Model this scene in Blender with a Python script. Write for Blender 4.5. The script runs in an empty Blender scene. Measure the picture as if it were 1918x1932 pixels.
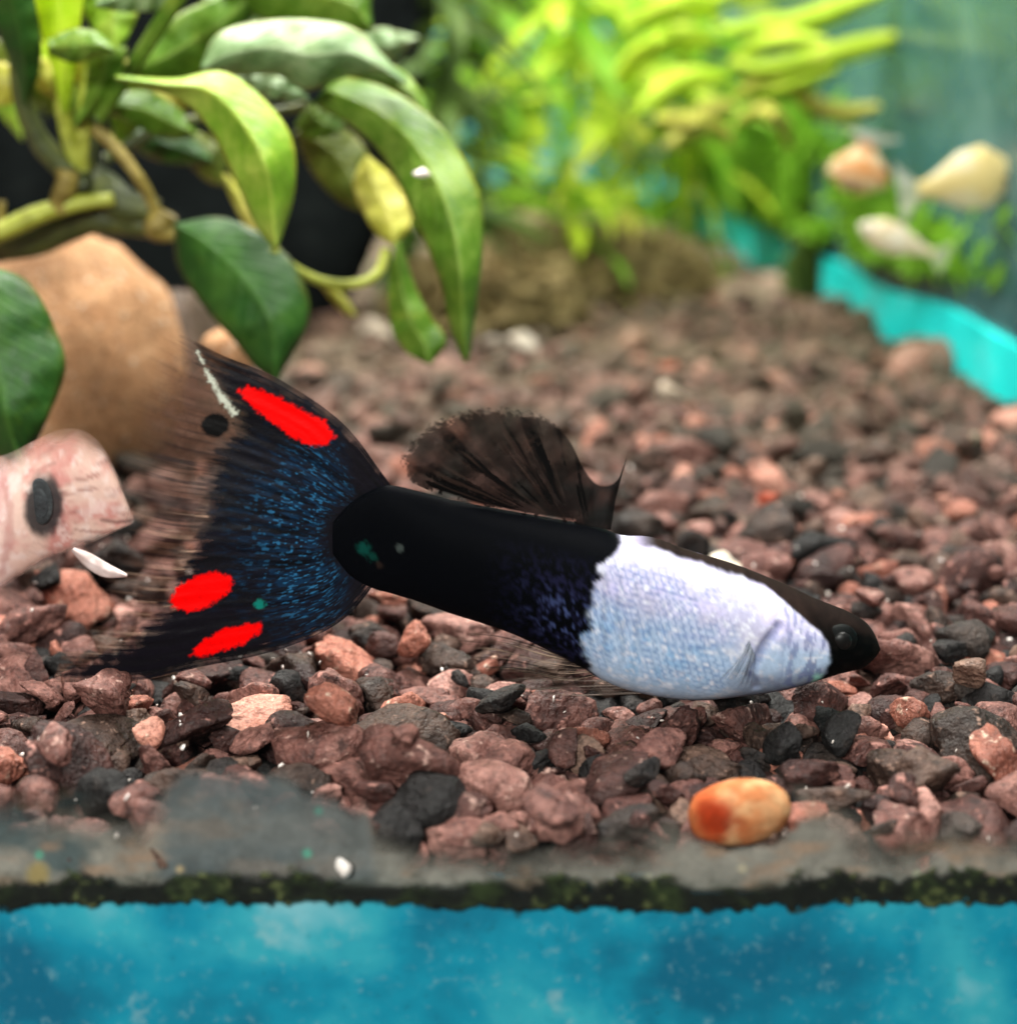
import bpy, bmesh, math, random
import numpy as np
from mathutils import Matrix, Vector, Euler

random.seed(7); RNG = np.random.default_rng(7)
CM = 0.01                                   # everything below is written in centimetres
sc = bpy.context.scene
COL = sc.collection

# ------------------------------------------------------------------ camera
CAM = np.array([0.0, -8.0, 3.19]); PITCH = math.radians(15.0); FPX = 3156.5
cam_d = bpy.data.cameras.new('camera'); cam = bpy.data.objects.new('camera', cam_d); COL.objects.link(cam)
cam.location = CAM * CM; cam.rotation_euler = (math.pi / 2 - PITCH, 0, 0)
cam_d.sensor_fit = 'VERTICAL'; cam_d.sensor_height = 24.0; cam_d.lens = 24.0 * FPX / 1932.0
cam_d.clip_start = 0.002; cam_d.clip_end = 10
cam_d.dof.use_dof = True; cam_d.dof.focus_distance = 8.6 * CM; cam_d.dof.aperture_fstop = 23.0
sc.camera = cam
# ------------------------------------------------------------------ world, lamps, exposure
world = bpy.data.worlds.new('World'); sc.world = world; world.use_nodes = True
bg = world.node_tree.nodes['Background']; bg.inputs[0].default_value = (0.85, 0.93, 1.0, 1); bg.inputs[1].default_value = 0.035
def area(name, loc, target, sx, sy, power, col):
    d = bpy.data.lights.new(name, 'AREA'); d.shape = 'RECTANGLE'; d.size = sx * CM; d.size_y = sy * CM
    d.energy = power; d.color = col
    o = bpy.data.objects.new(name, d); COL.objects.link(o); o.location = Vector(loc) * CM
    v = (Vector(target) - Vector(loc)); o.rotation_euler = v.to_track_quat('-Z', 'Y').to_euler()
    o['kind'] = 'helper'; return o
area('aquarium_lamp', (1, 4.5, 21), (0.5, 4, 0), 36, 3.5, 2.1, (1.0, 0.95, 0.90))
area('rear_fill_light', (0, 19, 21), (0, 19, 0), 36, 3.5, 2.1, (1.0, 0.98, 0.90))  # added fill to brighten the back plants, not a known lamp of the tank
area('room_lamp', (-6, -24, 13), (0, 0, 0), 6, 6, 0.98, (1.0, 0.96, 0.92))
sc.view_settings.view_transform = 'Standard'; sc.view_settings.look = 'None'
sc.view_settings.gamma = 1.0; sc.view_settings.exposure = 0.0; sc.view_settings.use_curve_mapping = False
sc.render.engine = 'CYCLES'
sc.cycles.use_denoising = True
sc.cycles.max_bounces = 8; sc.cycles.transparent_max_bounces = 24; sc.cycles.caustics_reflective = False

# ------------------------------------------------------------------ geometry helpers
cP, sP = math.cos(PITCH), math.sin(PITCH)
def ray(u, v):
    a = (np.asarray(u, float) - 959) / FPX; b = (966 - np.asarray(v, float)) / FPX
    return np.stack([a + 0 * b, cP + b * sP + 0 * a, -sP + b * cP + 0 * a], -1)
def at(u, v, Y):                            # photo point -> place on the upright plane y = Y
    d = ray(u, v); k = (np.asarray(Y, float) - CAM[1]) / d[..., 1]
    return CAM + d * k[..., None]
def ground(u, v, z=0.0):                    # photo point -> place on the gravel
    d = ray(u, v); k = (z - CAM[2]) / d[..., 2]
    return CAM + d * k[..., None]
def project(p):
    q = np.asarray(p) - CAM
    fw = q[..., 1] * cP - q[..., 2] * sP; up = q[..., 1] * sP + q[..., 2] * cP
    return 959 + q[..., 0] / fw * FPX, 966 - up / fw * FPX, fw

def hash3(i, j, k, seed):
    n = (i.astype(np.int64) * 374761393 + j.astype(np.int64) * 668265263 + k.astype(np.int64) * 2147483647 + seed * 1274126177) & 0x7fffffff
    n = ((n ^ (n >> 13)) * 1274126177) & 0x7fffffff
    return ((n ^ (n >> 16)) & 0xffff) / 65535.0
def vnoise(x, y, z=0.0, seed=0):
    x, y, z = np.broadcast_arrays(np.asarray(x, float), np.asarray(y, float), np.asarray(z, float))
    i, j, k = np.floor(x), np.floor(y), np.floor(z); fx, fy, fz = x - i, y - j, z - k
    fx, fy, fz = [t * t * (3 - 2 * t) for t in (fx, fy, fz)]; r = 0
    for a in (0, 1):
        for b in (0, 1):
            for c in (0, 1):
                r = r + (fx if a else 1 - fx) * (fy if b else 1 - fy) * (fz if c else 1 - fz) * hash3(i + a, j + b, k + c, seed)
    return r
def fbm(x, y, z=0.0, seed=0, o=4):
    r, a, t = 0, 1, 0
    for q in range(o):
        f = 2 ** q; r = r + a * vnoise(np.asarray(x) * f, np.asarray(y) * f, np.asarray(z) * f, seed + q); t += a; a *= .5
    return r / t
def sstep(a, b, x): t = np.clip((x - a) / (b - a), 0, 1); return t * t * (3 - 2 * t)
def lerp(a, b, t): return a + (b - a) * t
def srgb(*c):
    c = np.array(c, float) / 255; return np.where(c < .04045, c / 12.92, ((c + .055) / 1.055) ** 2.4)
def curve(pts, n, smooth=True):             # Catmull-Rom through pts, even in length
    P = np.array(pts, float)
    if len(P) > 2 and smooth:
        Q = np.vstack([2 * P[0] - P[1], P, 2 * P[-1] - P[-2]]); out = []
        for i in range(len(P) - 1):
            p0, p1, p2, p3 = Q[i:i + 4]; t = np.linspace(0, 1, 24, endpoint=False)[:, None]
            out.append(.5 * (2 * p1 + (p2 - p0) * t + (2 * p0 - 5 * p1 + 4 * p2 - p3) * t ** 2 + (3 * p1 - p0 - 3 * p2 + p3) * t ** 3))
        P = np.vstack(out + [P[-1:]])
    s = np.r_[0, np.cumsum(np.linalg.norm(np.diff(P, axis=0), axis=1))]
    q = np.linspace(0, s[-1], n)
    return np.stack([np.interp(q, s, P[:, k]) for k in range(P.shape[1])], -1)
def poly_sd(u, v, poly):                    # signed distance in px, negative inside
    P = np.array(poly, float); Q = np.roll(P, -1, 0); d = np.full(np.shape(u), 1e9); ins = np.zeros(np.shape(u), bool)
    for (x0, y0), (x1, y1) in zip(P, Q):
        ex, ey = x1 - x0, y1 - y0; t = np.clip(((u - x0) * ex + (v - y0) * ey) / (ex * ex + ey * ey + 1e-9), 0, 1)
        d = np.minimum(d, np.hypot(u - x0 - t * ex, v - y0 - t * ey))
        c = ((y0 > v) != (y1 > v)) & (u < ex * (v - y0) / (ey + 1e-12) + x0); ins ^= c
    return np.where(ins, -d, d)
def line_d(u, v, pts):
    d = np.full(np.shape(u), 1e9)
    for (x0, y0), (x1, y1) in zip(pts[:-1], pts[1:]):
        ex, ey = x1 - x0, y1 - y0; t = np.clip(((u - x0) * ex + (v - y0) * ey) / (ex * ex + ey * ey + 1e-9), 0, 1)
        d = np.minimum(d, np.hypot(u - x0 - t * ex, v - y0 - t * ey))
    return d

def tag(o, label, cat, group=None, kind=None):
    if label: o['label'] = label
    if cat: o['category'] = cat
    if group: o['group'] = group
    if kind: o['kind'] = kind
    return o
def thing(name, loc, label, cat, group=None):
    o = bpy.data.objects.new(name, None); o.empty_display_size = .002; COL.objects.link(o)
    o.location = Vector([float(c) for c in loc]) * CM
    return tag(o, label, cat, group)
def build(name, V, F, m, parent=None, origin=None, smooth=True, uv=None, col=None, solid=0, mats=None, midx=None):
    V = np.asarray(V, float)
    if parent is not None and origin is None:
        w = np.zeros(3); p = parent
        while p is not None: w = w + np.array(p.location) / CM; p = p.parent
        origin = w
    if origin is None: origin = V.mean(0)
    me = bpy.data.meshes.new(name); L = (V - origin) * CM
    F = [list(map(int, f)) for f in F] if not isinstance(F, np.ndarray) else F.tolist()
    me.from_pydata(L.tolist(), [], F)
    for k in (mats or [m]): me.materials.append(k)
    if midx is not None: me.polygons.foreach_set('material_index', np.asarray(midx, np.int32))
    if smooth: me.polygons.foreach_set('use_smooth', np.ones(len(me.polygons), bool))
    if uv is not None or col is not None:
        li = np.empty(len(me.loops), np.int32); me.loops.foreach_get('vertex_index', li)
    if uv is not None:
        l = me.uv_layers.new(name='UVMap'); l.data.foreach_set('uv', np.asarray(uv, np.float32)[li].ravel())
    if col is not None:
        a = me.attributes.new('Col', 'FLOAT_COLOR', 'POINT'); a.data.foreach_set('color', np.asarray(col, np.float32).ravel())
    me.update(); o = bpy.data.objects.new(name, me); COL.objects.link(o)
    if parent is not None:
        o.parent = parent
        w = np.zeros(3); p = parent
        while p is not None: w = w + np.array(p.location) / CM; p = p.parent
        o.location = Vector((np.asarray(origin) - w).tolist()) * CM
    else: o.location = Vector(np.asarray(origin).tolist()) * CM
    if solid:
        s = o.modifiers.new('thickness', 'SOLIDIFY'); s.thickness = solid * CM; s.offset = 0
    return o
def grid_faces(n, m, closed=False):
    i = np.arange(n - 1)[:, None]; j = np.arange(m if closed else m - 1)[None, :]; j2 = (j + 1) % m
    return np.stack([i * m + j, (i + 1) * m + j, (i + 1) * m + j2, i * m + j2], -1).reshape(-1, 4)
def grid_uv(n, m):
    a, b = np.meshgrid(np.linspace(0, 1, n), np.linspace(0, 1, m), indexing='ij'); return np.stack([a, b], -1).reshape(-1, 2)
def tube(name, pts, rad, m, parent, nseg=40, nr=10):
    P = curve(pts, nseg); R = np.interp(np.linspace(0, 1, nseg), np.linspace(0, 1, len(rad)), rad)
    T = np.gradient(P, axis=0); T /= np.linalg.norm(T, axis=1)[:, None] + 1e-9
    ref = np.array([0.1, 1, 0.13]); A = np.cross(T, ref); A /= np.linalg.norm(A, axis=1)[:, None]; B = np.cross(T, A)
    th = np.linspace(0, 2 * np.pi, nr, endpoint=False)
    V = P[:, None] + R[:, None, None] * (np.cos(th)[None, :, None] * A[:, None] + np.sin(th)[None, :, None] * B[:, None])
    V *= 1; V = V.reshape(-1, 3)
    V += ((fbm(V[:, 0] * 9, V[:, 1] * 9, V[:, 2] * 9, 3) - .5) * .25)[:, None] * np.repeat(R, nr)[:, None]
    F = grid_faces(nseg, nr, True).tolist() + [list(range(nr))[::-1], list(range((nseg - 1) * nr, nseg * nr))]
    return build(name, V, F, m, parent, uv=grid_uv(nseg, nr))

# ------------------------------------------------------------------ materials
class NT:
    def __init__(s, name):
        s.m = bpy.data.materials.new(name); s.m.use_nodes = True; s.t = s.m.node_tree; s.n = s.t.nodes
        s.b = s.n['Principled BSDF']; s.out = s.n['Material Output']
    def __call__(s, typ, ins=None, **kw):
        n = s.n.new(typ)
        for k, v in kw.items(): setattr(n, k, v)
        for k, v in (ins or {}).items(): s.put(n.inputs[k], v)
        return n
    def put(s, sock, v):
        if isinstance(v, bpy.types.NodeSocket): s.t.links.new(v, sock)
        elif isinstance(v, (tuple, list, np.ndarray)):
            v = [float(x) for x in v]
            sock.default_value = (v + [1.0])[:4] if sock.type == 'RGBA' else v
        else: sock.default_value = v
    def pos(s, sc=1.0):                     # world position in cm
        return s('ShaderNodeVectorMath', {0: s('ShaderNodeNewGeometry').outputs['Position'], 1: (100 * sc,) * 3}, operation='MULTIPLY').outputs[0]
    def noise(s, vec, scale, detail=4, rough=.6, dist=0.0):
        return s('ShaderNodeTexNoise', {'Vector': vec, 'Scale': scale, 'Detail': detail, 'Roughness': rough, 'Distortion': dist}).outputs['Fac']
    def ramp(s, fac, stops, interp='LINEAR'):
        n = s('ShaderNodeValToRGB', {'Fac': fac}); e = n.color_ramp.elements; n.color_ramp.interpolation = interp
        while len(e) < len(stops): e.new(.5)
        for x, (p, c) in zip(e, stops):
            x.position = p; c = list(c) if hasattr(c, '__len__') else [c] * 3; x.color = [float(q) for q in c[:3]] + [1]
        return n.outputs['Color']
    def mix(s, f, a, b, blend='MIX'):
        n = s('ShaderNodeMix', data_type='RGBA', blend_type=blend); s.put(n.inputs[0], f); s.put(n.inputs[6], a); s.put(n.inputs[7], b); return n.outputs[2]
    def math(s, op, a, b=0.0):
        n = s('ShaderNodeMath', operation=op); s.put(n.inputs[0], a); s.put(n.inputs[1], b); return n.outputs[0]
    def bump(s, h, strength, dist):         # dist in cm
        return s('ShaderNodeBump', {'Height': h, 'Strength': strength, 'Distance': dist * CM}).outputs['Normal']
    def set(s, **kw):
        for k, v in kw.items(): s.put(s.b.inputs[k.replace('_', ' ')], v)
        return s

def stone_mat(name, lo, mid, hi, rough=.5, speck=.5):
    t = NT(name); p = t.pos()
    g = t('ShaderNodeNewGeometry'); oi = t('ShaderNodeObjectInfo')
    rnd = t.math('FRACT', t.math('ADD', g.outputs['Random Per Island'], oi.outputs['Random']))
    n1 = t.noise(p, 5.0, 5, .65); n2 = t.noise(p, 26, 4, .7); n3 = t.noise(p, 15, 2, .6)
    c = t.ramp(t.math('ADD', t.math('MULTIPLY', n1, .75), t.math('MULTIPLY', t.math('SUBTRACT', rnd, .5), .42)), [(.18, lo), (.42, mid), (.68, hi)])
    c = t.mix(t.ramp(n2, [(.36, .55), (.55, 0)]), c, [x * .35 for x in lo])
    c = t.mix(t.ramp(t.noise(p, 11, 4, .7, .6), [(.56, 0), (.68, .8)]), c, [x * .5 for x in lo])
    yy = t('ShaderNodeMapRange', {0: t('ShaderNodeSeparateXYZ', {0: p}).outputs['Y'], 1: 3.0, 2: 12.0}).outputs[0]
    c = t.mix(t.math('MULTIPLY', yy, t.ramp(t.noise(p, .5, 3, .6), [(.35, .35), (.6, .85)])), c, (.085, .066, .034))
    c = t.mix(t.ramp(n3, [(.62, 0), (.74, speck)]), c, [min(.8, x * 1.9 + .03) for x in hi])
    h = t.math('ADD', n2, t.math('MULTIPLY', n3, 1.6))
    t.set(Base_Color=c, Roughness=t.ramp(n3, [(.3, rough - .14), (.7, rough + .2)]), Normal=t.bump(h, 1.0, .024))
    t.put(t.b.inputs['Specular IOR Level'], .22)
    return t.m
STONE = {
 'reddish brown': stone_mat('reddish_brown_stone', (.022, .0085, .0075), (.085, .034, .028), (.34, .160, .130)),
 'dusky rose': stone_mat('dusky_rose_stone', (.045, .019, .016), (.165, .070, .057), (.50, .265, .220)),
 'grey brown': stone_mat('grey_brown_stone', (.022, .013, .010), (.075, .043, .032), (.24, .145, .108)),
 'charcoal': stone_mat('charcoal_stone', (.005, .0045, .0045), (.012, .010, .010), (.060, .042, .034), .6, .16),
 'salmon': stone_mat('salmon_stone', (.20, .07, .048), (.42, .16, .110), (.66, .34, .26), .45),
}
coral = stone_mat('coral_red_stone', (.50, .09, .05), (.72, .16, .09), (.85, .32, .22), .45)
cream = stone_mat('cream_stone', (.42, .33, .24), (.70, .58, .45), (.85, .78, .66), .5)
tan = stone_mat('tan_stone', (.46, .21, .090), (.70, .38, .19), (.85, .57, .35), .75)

def bed_mat():
    t = NT('gravel_bed'); p = t.pos()
    n = t.noise(p, 2.6, 6, .7); n2 = t.noise(p, .35, 3, .5); vor = t('ShaderNodeTexVoronoi', {'Vector': p, 'Scale': 3.4}).outputs
    c = t.ramp(vor['Color'], [(.05, (.02, .013, .011)), (.4, (.13, .075, .058)), (.7, (.25, .15, .115)), (.97, (.42, .27, .21))])
    c = t.mix(t.ramp(n, [(.4, .55), (.6, 0)]), c, (.045, .030, .022))
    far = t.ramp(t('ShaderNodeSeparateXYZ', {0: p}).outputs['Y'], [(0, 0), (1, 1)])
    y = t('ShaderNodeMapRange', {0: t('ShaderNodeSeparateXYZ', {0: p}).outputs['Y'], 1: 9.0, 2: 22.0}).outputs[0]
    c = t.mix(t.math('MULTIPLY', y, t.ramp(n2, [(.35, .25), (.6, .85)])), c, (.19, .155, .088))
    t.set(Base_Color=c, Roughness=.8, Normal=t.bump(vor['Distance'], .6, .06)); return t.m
BED = bed_mat()

def leaf_mat(name, dark, mid, light, rough=.42, trans=.25, spots=.25):
    t = NT(name); p = t.pos(); uv = t('ShaderNodeUVMap').outputs[0]
    s = t('ShaderNodeSeparateXYZ', {0: uv}); v = s.outputs['Y']; u = s.outputs['X']
    mid_d = t.math('ABSOLUTE', t.math('SUBTRACT', v, .5))
    rib = t.ramp(mid_d, [(0.0, 1), (.022, .85), (.05, 0)])
    ph = t.math('ADD', t.math('MULTIPLY', u, 75), t.math('MULTIPLY', mid_d, -38))
    vein = t.ramp(t.math('SINE', ph), [(.55, 0), (1, 1)])
    n1 = t.noise(p, 2.2, 5, .6); n2 = t.noise(p, 16, 4, .65)
    c = t.ramp(t.math('ADD', t.math('MULTIPLY', n1, .8), t.math('MULTIPLY', n2, .22)), [(.32, dark), (.5, mid), (.70, light)])
    c = t.mix(t.math('MULTIPLY', vein, .16), c, light); c = t.mix(t.math('MULTIPLY', rib, .55), c, light)
    c = t.mix(t.ramp(t.noise(p, 9, 3, .7), [(.60, 0), (.72, spots)]), c, [x * .5 for x in dark])
    edge = t.math('ADD', mid_d, t.math('MULTIPLY', t.math('SUBTRACT', t.noise(p, 7, 4, .7), .5), .22))
    c = t.mix(t.ramp(edge, [(.44, 0), (.50, .55)]), c, [light[0] * .8 + .05, light[1] * .62, light[2] * .4])
    c = t.mix(t.ramp(t.noise(p, 3.2, 6, .75, .5), [(.58, 0), (.66, .55)]), c, [light[0] * 1.05, light[1] * .95, light[2] * .7])
    c = t.mix(t.ramp(t.noise(p, 22, 5, .8), [(.60, 0), (.70, .5)]), c, [x * .35 for x in dark])
    hgt = t.math('ADD', t.math('MULTIPLY', vein, .5), t.math('ADD', n2, t.math('MULTIPLY', rib, 1.2)))
    t.set(Base_Color=c, Roughness=t.ramp(n2, [(.3, rough - .1), (.7, rough + .15)]), Normal=t.bump(hgt, .5, .012)); t.put(t.b.inputs['Specular IOR Level'], .3)
    tr = t('ShaderNodeBsdfTranslucent', {'Color': t.mix(.5, c, light)})
    mx = t('ShaderNodeMixShader', {0: trans, 1: t.b.outputs[0], 2: tr.outputs[0]}); t.put(t.out.inputs[0], mx.outputs[0]); return t.m
LM = {
 'mid': leaf_mat('mid_green_leaf', (.030, .085, .006), (.090, .20, .012), (.26, .38, .06)),
 'bright': leaf_mat('bright_green_leaf', (.10, .23, .012), (.21, .40, .025), (.46, .58, .09)),
 'pale': leaf_mat('pale_leaf', (.07, .16, .045), (.17, .28, .11), (.40, .50, .27), .4, .2, .12),
 'dark': leaf_mat('dark_green_leaf', (.006, .030, .003), (.014, .068, .006), (.045, .13, .014), .5, .1),
 'olive': leaf_mat('olive_leaf', (.05, .075, .008), (.11, .15, .015), (.20, .24, .035)),
 'yellow': leaf_mat('yellow_green_leaf', (.28, .30, .03), (.46, .46, .06), (.66, .62, .16)),
 'dun': leaf_mat('dun_moss', (.07, .062, .014), (.17, .135, .045), (.32, .24, .11), .7, .2, .2),
 'lime': leaf_mat('lime_leaf', (.24, .42, .010), (.44, .64, .02), (.70, .80, .12), .6, .5, .03),
 'grass': leaf_mat('grass_green_leaf', (.08, .24, .008), (.17, .42, .016), (.32, .56, .05), .6, .45, .08),
 'moss': leaf_mat('moss_leaf', (.020, .055, .008), (.050, .105, .014), (.11, .17, .026), .6, .3, .2),
}
def simple(name, stops, scale, rough=.6, bumpd=.02, det=5):
    t = NT(name); n = t.noise(t.pos(), scale, det, .65); t.set(Base_Color=t.ramp(n, stops), Roughness=rough, Normal=t.bump(t.noise(t.pos(), scale * 3, 4, .7), .7, bumpd)); return t.m
STEM_Y = simple('yellow_green_stem', [(.3, (.20, .22, .02)), (.55, (.38, .42, .05)), (.75, (.55, .55, .14))], 6, .4)
STEM_D = simple('dark_olive_stem', [(.3, (.020, .030, .008)), (.55, (.06, .075, .014)), (.75, (.14, .15, .03))], 5, .5)
ROOT = simple('ochre_root', [(.3, (.10, .07, .012)), (.55, (.25, .19, .035)), (.75, (.40, .33, .09))], 7, .5)
SHADE_BACKING = simple('shade_backing', [(.35, (.004, .005, .005)), (.6, (.009, .012, .012)), (.8, (.03, .035, .03))], 1.1, 1.0, .08)  # near-black colour that carries the shade behind the leaves
SHADE_BACKING.node_tree.nodes['Principled BSDF'].inputs['Specular IOR Level'].default_value = .05
ALGAE = simple('algae', [(.3, (.003, .005, .003)), (.52, (.009, .014, .008)), (.68, (.026, .042, .014)), (.8, (.10, .115, .045))], 4.5, .9, .03)
MOUND = simple('olive_rock', [(.3, (.10, .085, .025)), (.5, (.22, .18, .075)), (.7, (.38, .27, .17))], .8, .8, .05)

def vcol_mat(name, rough=.45, bumpd=.01, alpha=False, nscale=30, trans=0.0, spec=.5, grain=.25):
    t = NT(name); a = t('ShaderNodeAttribute', attribute_name='Col'); p = t.pos()
    n = t.noise(p, nscale, 4, .7)
    c = t.mix(1.0, a.outputs['Color'], t.ramp(n, [(.25, 1 - grain), (.75, 1 + 0 * grain)]), 'MULTIPLY')
    t.set(Base_Color=c, Roughness=rough, Normal=t.bump(n, .4, bumpd)); t.put(t.b.inputs['Specular IOR Level'], spec)
    sh = t.b.outputs[0]
    if trans: sh = t('ShaderNodeMixShader', {0: trans, 1: sh, 2: t('ShaderNodeBsdfTranslucent', {'Color': c}).outputs[0]}).outputs[0]
    if alpha:
        sh = t('ShaderNodeMixShader', {0: a.outputs['Alpha'], 1: t('ShaderNodeBsdfTransparent').outputs[0], 2: sh}).outputs[0]
    t.put(t.out.inputs[0], sh); return t.m
SKIN = vcol_mat('fish_skin', .6, .003, spec=.015)
FIN = vcol_mat('fin_membrane', .5, .006, True, trans=.15, spec=.08)
PINKSKIN = vcol_mat('pink_fish_skin', .5, .012, nscale=14, spec=.3, grain=.15)
SILT = vcol_mat('silt', .85, .02, True, nscale=10, spec=.2, grain=.45)
AMBER = vcol_mat('amber', .8, .02, nscale=18, grain=.5, spec=.1)

def eye_mat():
    t = NT('glossy_black_eye'); t.set(Base_Color=(.004, .004, .004), Roughness=.4); t.put(t.b.inputs['Specular IOR Level'], .25); return t.m
EYE = eye_mat()
IRIS = simple('dark_green_iris', [(.35, (.002, .0025, .0025)), (.6, (.004, .005, .005)), (.8, (.014, .017, .014))], 22, .6, .003)
IRIS.node_tree.nodes['Principled BSDF'].inputs['Specular IOR Level'].default_value = .06

# ================================================================== THE SETTING
def tank_wall(name, V, F, base, stops, scale, rough):
    t = NT(name + '_material'); p = t.pos()
    n = t.noise(p, scale, 5, .6, .4); n2 = t.noise(p, scale * 14, 3, .7)
    c = t.mix(t.ramp(n2, [(.55, 0), (.75, .3)]), t.ramp(n, stops), base)
    t.set(Base_Color=c, Roughness=rough); t.put(t.b.inputs['Specular IOR Level'], .8)
    return tag(build(name, V, F, t.m, smooth=False), None, None, kind='structure')
def box(x0, x1, y0, y1, z0, z1):
    V = [(x, y, z) for x in (x0, x1) for y in (y0, y1) for z in (z0, z1)]
    return V, [(0, 1, 3, 2), (4, 6, 7, 5), (0, 4, 5, 1), (2, 3, 7, 6), (0, 2, 6, 4), (1, 5, 7, 3)]
YG = -1.35                                  # inner face of the front glass
def wallx(y): return 6.58 - .0855 * (y + 8)
yb = 36.0
W0, W1 = wallx(-1.3), wallx(yb)
V = [(W0, -1.3, -1.2), (W1, yb, -1.2), (W1, yb, 14), (W0, -1.3, 14)]; V = V + [(x + .5, y, z) for x, y, z in V]
F = [(0, 1, 2, 3), (7, 6, 5, 4), (0, 4, 5, 1), (1, 5, 6, 2), (2, 6, 7, 3), (3, 7, 4, 0)]
tank_wall('wall_side', V, F, (.22, .36, .34), [(.35, (.012, .055, .062)), (.55, (.032, .105, .112)), (.75, (.14, .26, .26))], .22, .22)
V, F = box(-30, W1, yb, yb + .5, -1.2, 14)
tank_wall('wall_back', V, F, (.05, .30, .32), [(.35, (.02, .22, .25)), (.6, (.06, .42, .46)), (.8, (.2, .55, .58))], .25, .5)

# gravel ground: one uneven sheet under the stones, on to the walls
nx, ny = 150, 200
gx = np.linspace(-24, 7.2, nx); gy = YG + .02 + (np.linspace(0, 1, ny) ** 1.7) * (yb - YG)
GX, GY = np.meshgrid(gx, gy, indexing='ij')
GX2 = np.minimum(GX, wallx(GY) - .02)
gz = -.33 + (fbm(GX * .5, GY * .5, 0, 5) - .5) * .3 + sstep(9, 18, GY) * (.30 + (fbm(GX * 2, GY * 2, 0, 8) - .5) * .35)
ground_o = build('gravel_ground', np.stack([GX2, GY, gz], -1).reshape(-1, 3), grid_faces(nx, ny), BED)
tag(ground_o, None, None, kind='structure')

# ------------------------------------------------------------------ gravel, dropped stone by stone
def ico(sub):
    bm = bmesh.new(); bmesh.ops.create_icosphere(bm, subdivisions=sub, radius=1)
    V = np.array([v.co[:] for v in bm.verts]); F = np.array([[v.index for v in f.verts] for f in bm.faces]); bm.free(); return V, F
ICO = {s: ico(s) for s in (1, 2, 3, 4)}
def stone_shape(seed, sub, rough=1.0):
    r = np.random.default_rng(seed); N, F = ICO[sub]
    k = r.integers(6, 11); D = r.normal(size=(k, 3)); D /= np.linalg.norm(D, axis=1)[:, None]; H = r.uniform(.5, 1.0, k)
    d = np.clip(N @ D.T, 1e-3, None); q = H / d; q = np.minimum(q, 4); pw = 26
    R = (q ** -pw).sum(1) ** (-1 / pw); R = np.minimum(R, 1.25)
    R = R + rough * ((fbm(N[:, 0] * 2 + seed, N[:, 1] * 2, N[:, 2] * 2, seed, 4) - .5) * .34 + (fbm(N[:, 0] * 6 + seed, N[:, 1] * 6, N[:, 2] * 6, seed + 9, 3) - .5) * .17)
    V = N * R[:, None] * np.array([1.0, r.uniform(.66, .92), r.uniform(.40, .66)])
    V -= (V.max(0) + V.min(0)) / 2; V /= np.abs(V[:, 0]).max(); return V, F
NP = 30
SHAPES = {s: [stone_shape(100 + i, s) for i in range(NP)] for s in (1, 2, 3, 4)}
HC = [S[0][:, 2].max() for S in SHAPES[3]]
RES = .04; X0, X1, Y0, Y1 = -9.0, 7.0, YG, 20.0
HN, HM = int((X1 - X0) / RES), int((Y1 - Y0) / RES)
hx = X0 + (np.arange(HN) + .5) * RES; hy = Y0 + (np.arange(HM) + .5) * RES
HX, HY = np.meshgrid(hx, hy, indexing='ij')
HT = -.37 + (fbm(HX * .5, HY * .5, 0, 21) - .5) * .16 + sstep(-.6, -1.3, HY) * .02
stones = []
def drop(x, y, a, kind, proto=None, embed=.45, force=False):
    proto = RNG.integers(NP) if proto is None else proto; c = a * HC[proto]
    i0, i1 = max(0, int((x - a - X0) / RES)), min(HN, int((x + a - X0) / RES) + 1)
    j0, j1 = max(0, int((y - a - Y0) / RES)), min(HM, int((y + a - Y0) / RES) + 1)
    if i1 <= i0 or j1 <= j0: return None
    rr = ((HX[i0:i1, j0:j1] - x) ** 2 + (HY[i0:i1, j0:j1] - y) ** 2) / (a * .86) ** 2; ins = rr < 1
    if not ins.any(): return None
    h = np.percentile(HT[i0:i1, j0:j1][ins], 62); z = h + c * embed
    top = z + c * np.sqrt(np.clip(1 - rr, 0, 1))
    HT[i0:i1, j0:j1] = np.where(ins, np.maximum(HT[i0:i1, j0:j1], top), HT[i0:i1, j0:j1])
    e = (RNG.normal(0, .38), RNG.normal(0, .38), RNG.uniform(0, 6.283))
    stones.append(dict(p=np.array([x, y, z]), a=a, c=c, proto=int(proto), rot=e, kind=kind)); return stones[-1]
def support(x, y, a):
    i, j = int((x - X0) / RES), int((y - Y0) / RES); w = max(1, int(a / RES * .6))
    return HT[max(0, i - w):i + w + 1, max(0, j - w):j + w + 1].mean()
KN = ['reddish brown', 'dusky rose', 'grey brown', 'charcoal', 'salmon']
def sample():
    d = math.sqrt(RNG.uniform(6.72 ** 2, 23.5 ** 2)); y = d - 8
    x = RNG.uniform(-1, 1) * (.335 * d + .5); return x, y
# darker layer first, then the loose top layer
N1, N2 = 9000, 6500
for n in range(N1 + N2):
    best = None
    for q in range(7):
        x, y = sample()
        if x > wallx(y) - .15: continue
        a = float(np.clip(RNG.lognormal(math.log(.108), .42), .045, .26)) if n > 900 else RNG.uniform(.13, .22)
        y = max(y, YG + a * .9 + .05)
        s = support(x, y, a)
        if best is None or s < best[0]: best = (s, x, y, a)
    if best is None: continue
    _, x, y, a = best
    drop(x, y, a, RNG.choice(KN, p=[.43, .20, .17, .15, .05]))
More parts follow.
